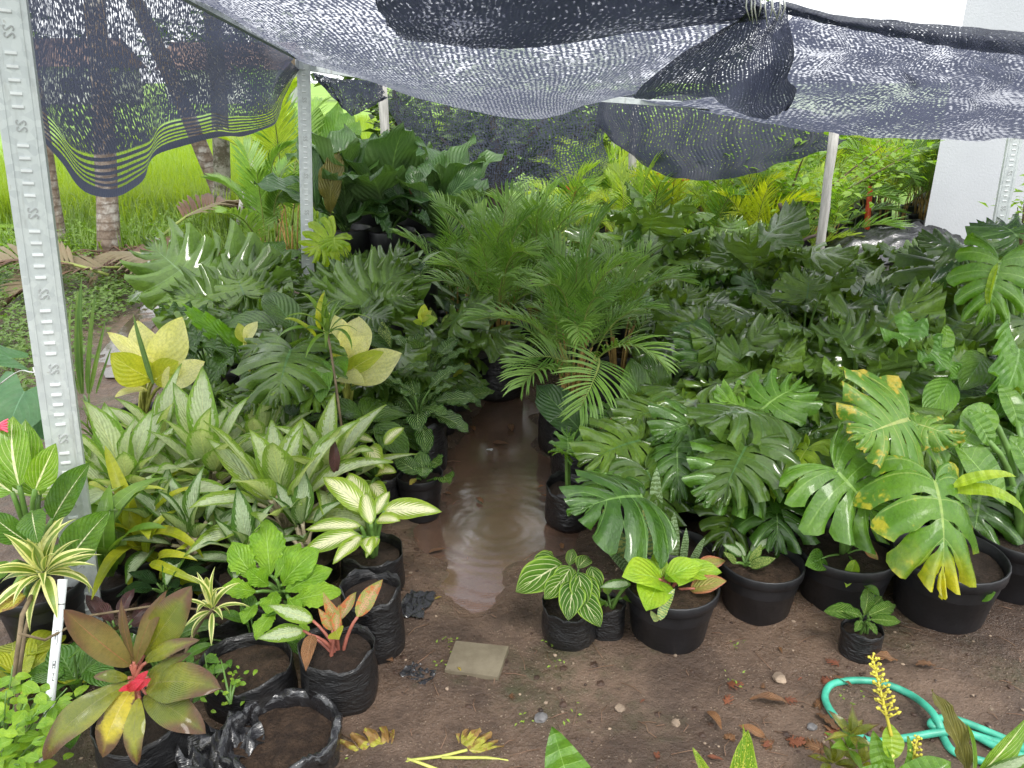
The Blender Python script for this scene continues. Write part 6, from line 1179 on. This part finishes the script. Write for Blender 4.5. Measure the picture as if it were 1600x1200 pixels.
vine('basil_plant', 'light green small leaved plant in the lower corner beside the white pipe', 'plant', G(10, 1230, 0), PR((20, 1040, 1.5), (-5, 1050, 1.5), (40, 1100, 1.43), (85, 1180, 1.36), (10, 1080, 1.45), (50, 1060, 1.5), (80, 1090, 1.45), (30, 1130, 1.4), (70, 1150, 1.38), (5, 1170, 1.36), (-20, 1110, 1.42), (60, 1110, 1.42), (100, 1130, 1.42), (105, 1075, 1.5), (30, 1195, 1.34)), 'weedlight', 9, .042)
vine('creeping_weed', 'tiny round leaved weed creeping in the soil bag behind the rolled rim', 'weed', G(360, 1100, .12), PR((345, 1030, 1.7), (365, 1068, 1.65), (340, 1085, 1.62), (380, 1060, 1.66)), 'weedlight', 7, .018)
vine('creeping_weed', 'dark green seedling between the cordyline and the soil bags', 'weed', G(330, 1090, .05), PR((320, 1020, 1.7), (345, 1032, 1.7), (350, 1050, 1.68), (330, 1055, 1.65)), 'heart', 3, .05)
leafmass('small_weeds', [G(x, y, .015) + Vector((U(-.03, .03), U(-.03, .03), U(0, .02))) for x, y in ((695, 1012), (692, 1038), (700, 1008), (820, 1130), (870, 1040), (1150, 1065), (885, 1120), (1320, 965), (1150, 1005), (860, 1018), (520, 1195), (300, 1150), (1330, 1092)) for _ in range(7)], .012, 'weedlight')
# ---- near plants cut by the bottom edge
def near(px, Y): return XY(px, Y, .1)
p = Plant('young_plant', 'single upright light green pointed leaf at the bottom edge below the tile', 'plant', near(870, 1.22)); p.px('dief', 'mon_light', (905, 1290, 1.2), (862, 1134, 1.25), w=1.05, hint=(.25, -1, .35), var=0, pr=.006); p.px('dief', 'mon_light', (915, 1300, 1.2), (990, 1240, 1.2), w=1); p.end()
p = Plant('croton_plant', 'yellow flecked croton leaves poking up at the bottom edge', 'plant', near(1145, 1.22)); p.px('dief', 'croton', (1140, 1290, 1.2), (1168, 1140, 1.26), w=.8, var=0, hint=(0, -1, .4)); p.px('dief', 'croton', (1160, 1260, 1.22), (1160, 1132, 1.3), w=.45, var=1, hint=(.4, -1, .3)); p.px('dief', 'croton', (1120, 1270, 1.22), (1082, 1168, 1.28), w=.5, var=2); p.px('dief', 'croton', (1150, 1280, 1.2), (1200, 1210, 1.2), w=.8); p.end()
p = Plant('flowering_shrub', 'round leaved plant with a yellow budding spike in front of the hose', 'plant', near(1385, 1.3), stem='stalkyel'); st = P(1394, 1200, 1.3)
p.px('heart', 'mon_lime', (1394, 1180, 1.29), (1390, 1130, 1.33), w=.95, hint=(0, -1, .35), var=0); p.px('heart', 'mon_light', (1392, 1215, 1.28), (1364, 1140, 1.33), w=.55, hint=(-.6, -.8, .3)); p.px('heart', 'mon_light', (1400, 1215, 1.28), (1418, 1150, 1.33), w=.5, hint=(.6, -.8, .3)); p.px('heart', 'mon_light', (1405, 1230, 1.26), (1485, 1190, 1.28), w=.8, hint=(0, -.7, .7)); p.px('heart', 'mon_light', (1385, 1230, 1.26), (1345, 1200, 1.26), w=.8)
def spike(base, top, n, s):
    b = MB(); b.tube([base - p.o, top - p.o], [.004, .002], 6)
    for i in range(n):
        t = .22 + .78 * i / n; q = base.lerp(top, t) - p.o; az = i * 2.4; d = Vector((math.cos(az), math.sin(az) * .6, .7)) * s * (1.15 - t * .7); b.tube([q, q + d * .7, q + d], [.0016, .0018, .0018], 4); b.tube([q + d * .85, q + d * 1.05, q + d * 1.3], [.002, .0042, .001], 5)
    o = ob('flower_spike', b.mesh('flower_spike', M['yellowbud']), p.e)
spike(P(1393, 1150, 1.31), P(1363, 1026, 1.4), 46, .021); spike(P(1425, 1195, 1.3), P(1434, 1150, 1.33), 16, .014); p.end()
p = Plant('wavy_fern', 'narrow wavy edged leaf curving up in front of the hose knot', 'plant', near(1520, 1.32)); p.px('bird', 'birdolive', (1515, 1230, 1.3), (1455, 1078, 1.4), w=.55, hint=(.3, -1, .3), var=1); p.end()
p = Plant('strap_leaf_plant', 'striped green leaves fanning in from the lower frame corner by the hose', 'plant', near(1570, 1.28)); 
for a, b_, mt, w in [((1525, 1215, 1.25), (1612, 1112, 1.3), 'diefcream', .7), ((1530, 1210, 1.25), (1620, 1175, 1.25), 'aglagrey', .8), ((1520, 1210, 1.25), (1510, 1130, 1.35), 'strapgrn', .3), ((1540, 1215, 1.22), (1610, 1210, 1.2), 'diefcream', .9)]: p.px('agla', mt, a, b_, w=w, hint=(0, -.8, .5))
p.end()
p = Plant('rosette_plant', 'dull olive green rosettes at the bottom edge in front of the hose loop', 'plant', near(1325, 1.38)); 
for x, y in ((1325, 1170), (1300, 1195), (1345, 1195), (1330, 1150)): p.ros('agla', ('ti', 'strapgrn', 'ti')[(x // 5) % 3], 9, (.003, .008), (10, 80), (.045, .075), (-15, 65), w=(.8, 1.1), pet=False, root=P(x, y, 1.4))
p.end()
p = Plant('cut_branch', 'cut branch with yellowing lobed leaves lying at the bottom edge', 'branch', G(650, 1190)[:2], stem='stalkyel')
p.px('selo', 'yelleaf', (598, 1180, 1.52), (512, 1192, 1.5), w=.9, hint=(0, -.6, 1), pet=False, var=0); p.px('selo', 'yelleaf', (590, 1182, 1.52), (588, 1150, 1.58), w=.7, pet=False, var=1); p.px('selo', 'yelleaf', (725, 1172, 1.54), (790, 1180, 1.52), w=.8, pet=False, hint=(0, -.6, 1), var=2); p.px('selo', 'yelleaf', (735, 1170, 1.55), (752, 1150, 1.6), w=.9, pet=False, var=0); p.px('split', 'weedlight', (760, 1200, 1.48), (758, 1188, 1.5), pet=False)
p.mb = MB(); 
for pp in ([(598, 1180), (640, 1188), (690, 1182), (730, 1172)], [(610, 1178), (650, 1190), (690, 1205)], [(640, 1188), (620, 1200)], [(690, 1184), (760, 1184), (800, 1190)]): p.mb.tube([G(x, y, .02) - p.o for x, y in pp], .004, 5)
p.end()
# ------------------------------------------------------------------ small things on the ground
e = empty('paving_tile', G(745, 1034, 0), 'square worn beige tile set on the muddy ground', 'tile')
cs = [G(712, 1009, .016), G(795, 1018, .016), G(779, 1066, .016), G(695, 1054, .016)]; c0 = sum(cs, Vector()) / 4; top = []
for t in (.985, 1.0):
    top.append([Vector((c0.x + (q.x - c0.x) * t, c0.y + (q.y - c0.y) * t, .036 if t < 1 else .033)) - e.location for q in cs])
vs = top[0] + top[1] + [Vector((q.x, q.y, -.005)) for q in top[1]]
ob('slab', mk('slab', vs, [(3, 2, 1, 0)] + [(i, (i + 1) % 4, 4 + (i + 1) % 4, 4 + i) for i in range(4)] + [(4 + i, 4 + (i + 1) % 4, 8 + (i + 1) % 4, 8 + i) for i in range(4)], M['tilestone'], smooth=False), e)
# hose
b = MB()
def hz(pts, z): return crom([G(x, y, zz) for (x, y), zz in zip(pts, z)], 8)
L1 = [(1640, 1195), (1560, 1168), (1520, 1148), (1480, 1143), (1409, 1154), (1360, 1158), (1320, 1134), (1299, 1112), (1289, 1090), (1296, 1072), (1315, 1065), (1345, 1063), (1378, 1067), (1420, 1084), (1450, 1106), (1466, 1128), (1474, 1152), (1490, 1174), (1530, 1188), (1580, 1200)]
b.tube(hz(L1, [.028] * 3 + [.045] + [.028] * 10 + [.05, .055, .03, .028, .028, .028]), .0098, 10)
L2 = [(1640, 1185), (1560, 1150), (1500, 1126), (1472, 1122), (1456, 1128), (1460, 1136), (1500, 1142), (1560, 1160), (1640, 1180)]
b.tube(hz(L2, [.03, .03, .03, .035, .04, .04, .03, .03, .05]), .0098, 10)
tag(ob('garden_hose', b.mesh('garden_hose', M['hose'])), 'sea green garden hose looped and knotted on the ground', 'hose')
# white pipe with its faint printing
a, c_ = G(66, 1215), P(98, 905, 1.72); d = c_ - a; e = empty('water_pipe', a, 'white plastic pipe leaning beside the cordyline with small dark printing', 'pipe')
b = MB(); b.tube([(0, 0, 0), d * .5, d], .0115, 16); ob('pipe', b.mesh('pipe', M['pvc']), e)
b = MB(); dn = d.normalized(); view = (Vector((0, 0, CZ)) - (a + d * .6)).normalized(); nrm = (view - dn * view.dot(dn)).normalized(); rt = dn.cross(nrm); Lp = d.length
def mark(t, x, w, h): 
    ang = x / .0115; n2 = nrm * math.cos(ang) + rt * math.sin(ang); r2 = rt * math.cos(ang) - nrm * math.sin(ang)
    b.box(d * t + n2 * .0116, (w, h, .0008), Matrix((r2, dn, n2)).transposed())
for t, x, w, h in [(.56, -.003, .0012, .02), (.56, .003, .0012, .02), (.575, 0, .006, .0012), (.545, 0, .006, .0012), (.56, 0, .003, .006), (.515, 0, .005, .0012), (.51, .0015, .0012, .006), (.498, 0, .005, .0012), (.485, 0, .0012, .006), (.48, .0015, .004, .0012), (.72, -.003, .0012, .03), (.735, 0, .006, .0012), (.70, .002, .0012, .03), (.69, -.002, .004, .0012), (.665, .001, .0012, .004)]: mark(t, x, w, h)
ob('printing', b.mesh('printing', M['ink'], False), e, kind='stuff')
b = MB(); b.tube([d * .87 + nrm * .012 + rt * .012 * math.cos(q) * 1.02 + nrm * (.012 * math.sin(q) - .012) for q in np.linspace(0, 6.28, 13)], .0012, 4); ob('tie', b.mesh('tie', M['brownbark']), e)
# fallen leaves
spots = [(770, 690, 'brownleaf', .11, 'curled rust brown leaf on the far path'), (735, 665, 'brownleaf', .09, 'flat rust leaf beside the path bags'), (800, 672, 'brownleaf', .1, 'long rust leaf lying across the far path'), (695, 768, 'brownleaf', .05, 'small rust leaf beside the quilted leaf pot'), (858, 775, 'brownleaf', .05, 'orange brown leaf by the fingered seedling bag'), (755, 784, 'brownleaf', .07, 'sunken red leaf under the puddle ripples'),
         (670, 862, 'brownleaf', .09, 'rust leaf scrap at the puddle edge near the dieffenbachia'), (615, 1036, 'brownleaf', .06, 'curled red leaf at the foot of the soil bag'), (1400, 1040, 'brownleaf', .16, 'large dry brown leaf with pale stalk by the small calathea'), (1105, 1118, 'brownleaf', .1, 'curled brown leaf in front of the lime rosette pot'), (1230, 1100, 'brownleaf', .14, 'dry brown leaf beside the hose loop'), (1275, 1115, 'brownleaf', .1, 'crumpled brown leaf touching the hose loop'), (1330, 1078, 'brownleaf', .08, 'brown leaf lying inside the hose loop'), (1195, 1160, 'brownleaf', .1, 'shredded rusty leaf near the croton'), (715, 1050, 'yelleaf', .03, 'tiny yellow leaf at the tile corner'), (690, 935, 'yelleaf', .04, 'yellow stalk scrap near the torn plastic'), (880, 855, 'brownleaf', .05, 'dark twiggy leaf by the puddle below the wet split leaf'), (1460, 1048, 'brownleaf', .08, 'narrow curled leaf end by the broad pot'), (840, 760, 'brownleaf', .05, 'thin brown leaf on the wet path')]
for i, (x, y, mt, s, lb) in enumerate(spots):
    q = G(x, y, .016); az = U(0, 6.28); q.z = max(ground_z(q.x, q.y), .002) + .008; o = ob('fallen_leaf', lmesh(('agla', 'dief', 'cal')[i % 3], mt, i)); dd = Vector((math.cos(az), math.sin(az) * .8, .05)).normalized() * s * .72
    o.matrix_world = leaf_mx(q, q + dd, (U(-.3, .3), U(-.3, .2), 1), U(.7, 1.1)); tag(o, lb, 'leaf')
for i in range(26):
    x, y = (random.gauss(1235, 60), random.gauss(1120, 34)) if i < 17 else (U(690, 1500), U(1000, 1190)); q = G(x, y, .016); az = U(0, 6.28); q.z = ground_z(q.x, q.y) + .006; o = ob('leaf_scrap', lmesh(('selo', 'agla', 'split')[i % 3], ('brownleaf', 'redscrap')[i % 2], i))
    dd = Vector((math.cos(az), math.sin(az), .08)) * U(.015, .042); o.matrix_world = leaf_mx(q, q + dd, (U(-.5, .5), U(-.5, .3), 1), U(.5, 1.1)); tag(o, 'torn rusty scrap of dead leaf littering the ground before the pots', 'leaf scrap', 'rusty leaf scraps on the ground')
# stones and grit
def rock(seed, sub=1):
    import bmesh
    bm = bmesh.new(); bmesh.ops.create_icosphere(bm, subdivisions=sub, radius=1)
    for v in bm.verts: v.co *= 1 + .35 * mnoise.noise(v.co * 1.4 + Vector((seed * 7.1, 0, 0))); v.co.z *= .6
    V = np.array([v.co for v in bm.verts]); Fs = [tuple(v.index for v in f.verts) for f in bm.faces]; bm.free(); return V, Fs
for i, (x, y, s, mt, lb) in enumerate([(1218, 1065, .020, 'stone', 'pale angular stone on the ground between the pots and hose'), (845, 1128, .018, 'stonegrey', 'dark grey stone near the bottom centre'), (1055, 1135, .013, 'stone', 'pale pebble below the lime rosette pot'), (765, 700, .022, 'plaster', 'white shell-like lump on the far path'), (968, 1115, .014, 'stone', 'brown pebble on the gritty ground'), (1268, 1140, .013, 'stonegrey', 'grey chip beside the hose loop')]):
    V, Fs = rock(i, 2); q = G(x, y, .01); o = ob('stone', mk('stone', V * s, Fs, M[mt], smooth=False), loc=(q.x, q.y, ground_z(q.x, q.y) + s * .25)); o.rotation_euler = (0, 0, i); tag(o, lb, 'stone')
b = MB(); rk = [rock(k, 1) for k in range(4)]
for k in range(3600):
    x, y = U(-1.1, 1.9), 1.25 + 2.9 * random.random() ** 1.6
    if wet_path(x, y) > .15: continue
    if mnoise.noise(Vector((x * 2, y * 2, 9))) < -.15 and U(0, 1) < .7: continue
    s = .0016 + .006 * random.random() ** 4; V, Fs = rk[k % 4]; ct, sn = math.cos(k), math.sin(k); z = ground_z(x, y)
    b.add([(x + (v[0] * ct - v[1] * sn) * s, y + (v[0] * sn + v[1] * ct) * s, z + v[2] * s + s * .2) for v in V], Fs, m=k % 2)
for k in range(500):
    x, y = U(-1.1, 1.9), 1.25 + 3.2 * random.random() ** 1.4
    if wet_path(x, y) > .25: continue
    s = .004 + .011 * random.random() ** 2.5; V, Fs = rk[k % 4]; z = ground_z(x, y); b.add([(x + v[0] * s, y + v[1] * s, z + v[2] * s * .7) for v in V], Fs, m=1)
ob('gravel', b.mesh('gravel', [M['stone'], M['soilwet']], False), kind='stuff')
b = MB()
for k in range(420):
    x, y = U(-.9, 1.8), 1.3 + 2.6 * random.random() ** 1.5
    az = U(0, 6.28); L = U(.02, .09); z = ground_z(x, y) + .004; mid = Vector((x + math.cos(az) * L * .5 + U(-.01, .01), y + math.sin(az) * L * .5, z + U(0, .008))); b.tube([(x, y, z), mid, (x + math.cos(az) * L, y + math.sin(az) * L, z)], .0011, 4)
ob('twig_litter', b.mesh('twig_litter', M['drybrown']), kind='stuff')
b = MB(); b.tube([G(725, 1108, .012), G(800, 1110, .014), G(888, 1112, .012)], .0025, 5); tag(ob('twig', b.mesh('twig', M['drybrown'])), 'long thin straight twig lying across the ground below the tile', 'twig')
# dry palm fronds heaped beyond the ditch
for i, (a, c_, w, lb) in enumerate([((205, 418), (20, 470), 1.0, 'dry brown palm frond pointing at the front post from the debris heap'), ((190, 400), (285, 460), 1.1, 'dry brown palm frond drooping towards the ditch'), ((170, 430), (-40, 455), .9, 'dry palm frond lying along the bank behind the front post'), ((255, 368), (400, 358), .9, 'dry grey palm frond lying along the field edge'), ((215, 400), (150, 440), 1.0, 'short dry palm frond in the middle of the debris heap')]):
    o = ob('dry_frond', lmesh('frond', 'drybrown', i)); p0 = G(*a, .22); p1 = G(*c_, .08); o.matrix_world = leaf_mx(p0, p1, (0, -.2, 1), w); tag(o, lb, 'palm frond')
b = MB()
for k in range(420):
    x, y = random.gauss(0, .45), random.gauss(0, .28); c0 = G(215, 425); az = U(0, 6.28); L = U(.15, .5); z = .04 + .16 * math.exp(-(x * x + y * y) * 3) * U(.2, 1)
    b.tube([(c0.x + x, c0.y + y, z), (c0.x + x + math.cos(az) * L * .5, c0.y + y + math.sin(az) * L * .3, z + .03), (c0.x + x + math.cos(az) * L, c0.y + y + math.sin(az) * L * .6, z - .03)], [.006, .007, .003], 4)
ob('palm_debris', b.mesh('palm_debris', M['drybrown']), kind='stuff')
b = MB(); 
for p0, p1, r in (((398, 355, 7.6), (392, 235, 7.8), .02), ((400, 268, 7.7), (440, 262, 7.7), .018), ((385, 350, 7.6), (402, 270, 7.6), .02), ((372, 350, 7.7), (380, 300, 7.7), .025)): b.tube([P(*p0), P(*p1)], r, 6)
tag(ob('broken_fence', b.mesh('broken_fence', M['greywood'])), 'broken grey wooden stakes at the field edge by the mottled trunk', 'fence')
b = MB(); b.tube([P(30, 990, 1.55), P(70, 1000, 1.6), P(140, 962, 1.75), P(250, 945, 1.85), P(330, 955, 1.9)], .0035, 5); b.tube([G(15, 1110, .1), P(35, 960, 1.62), P(50, 930, 1.7)], .006, 6)
tag(ob('twig', b.mesh('twig', M['stalkwood'])), 'thin brown stem crossing behind the white pipe', 'twig')
for c_ in list(bpy.data.objects):
    if c_.type == 'EMPTY' and not c_.children: bpy.data.objects.remove(c_)
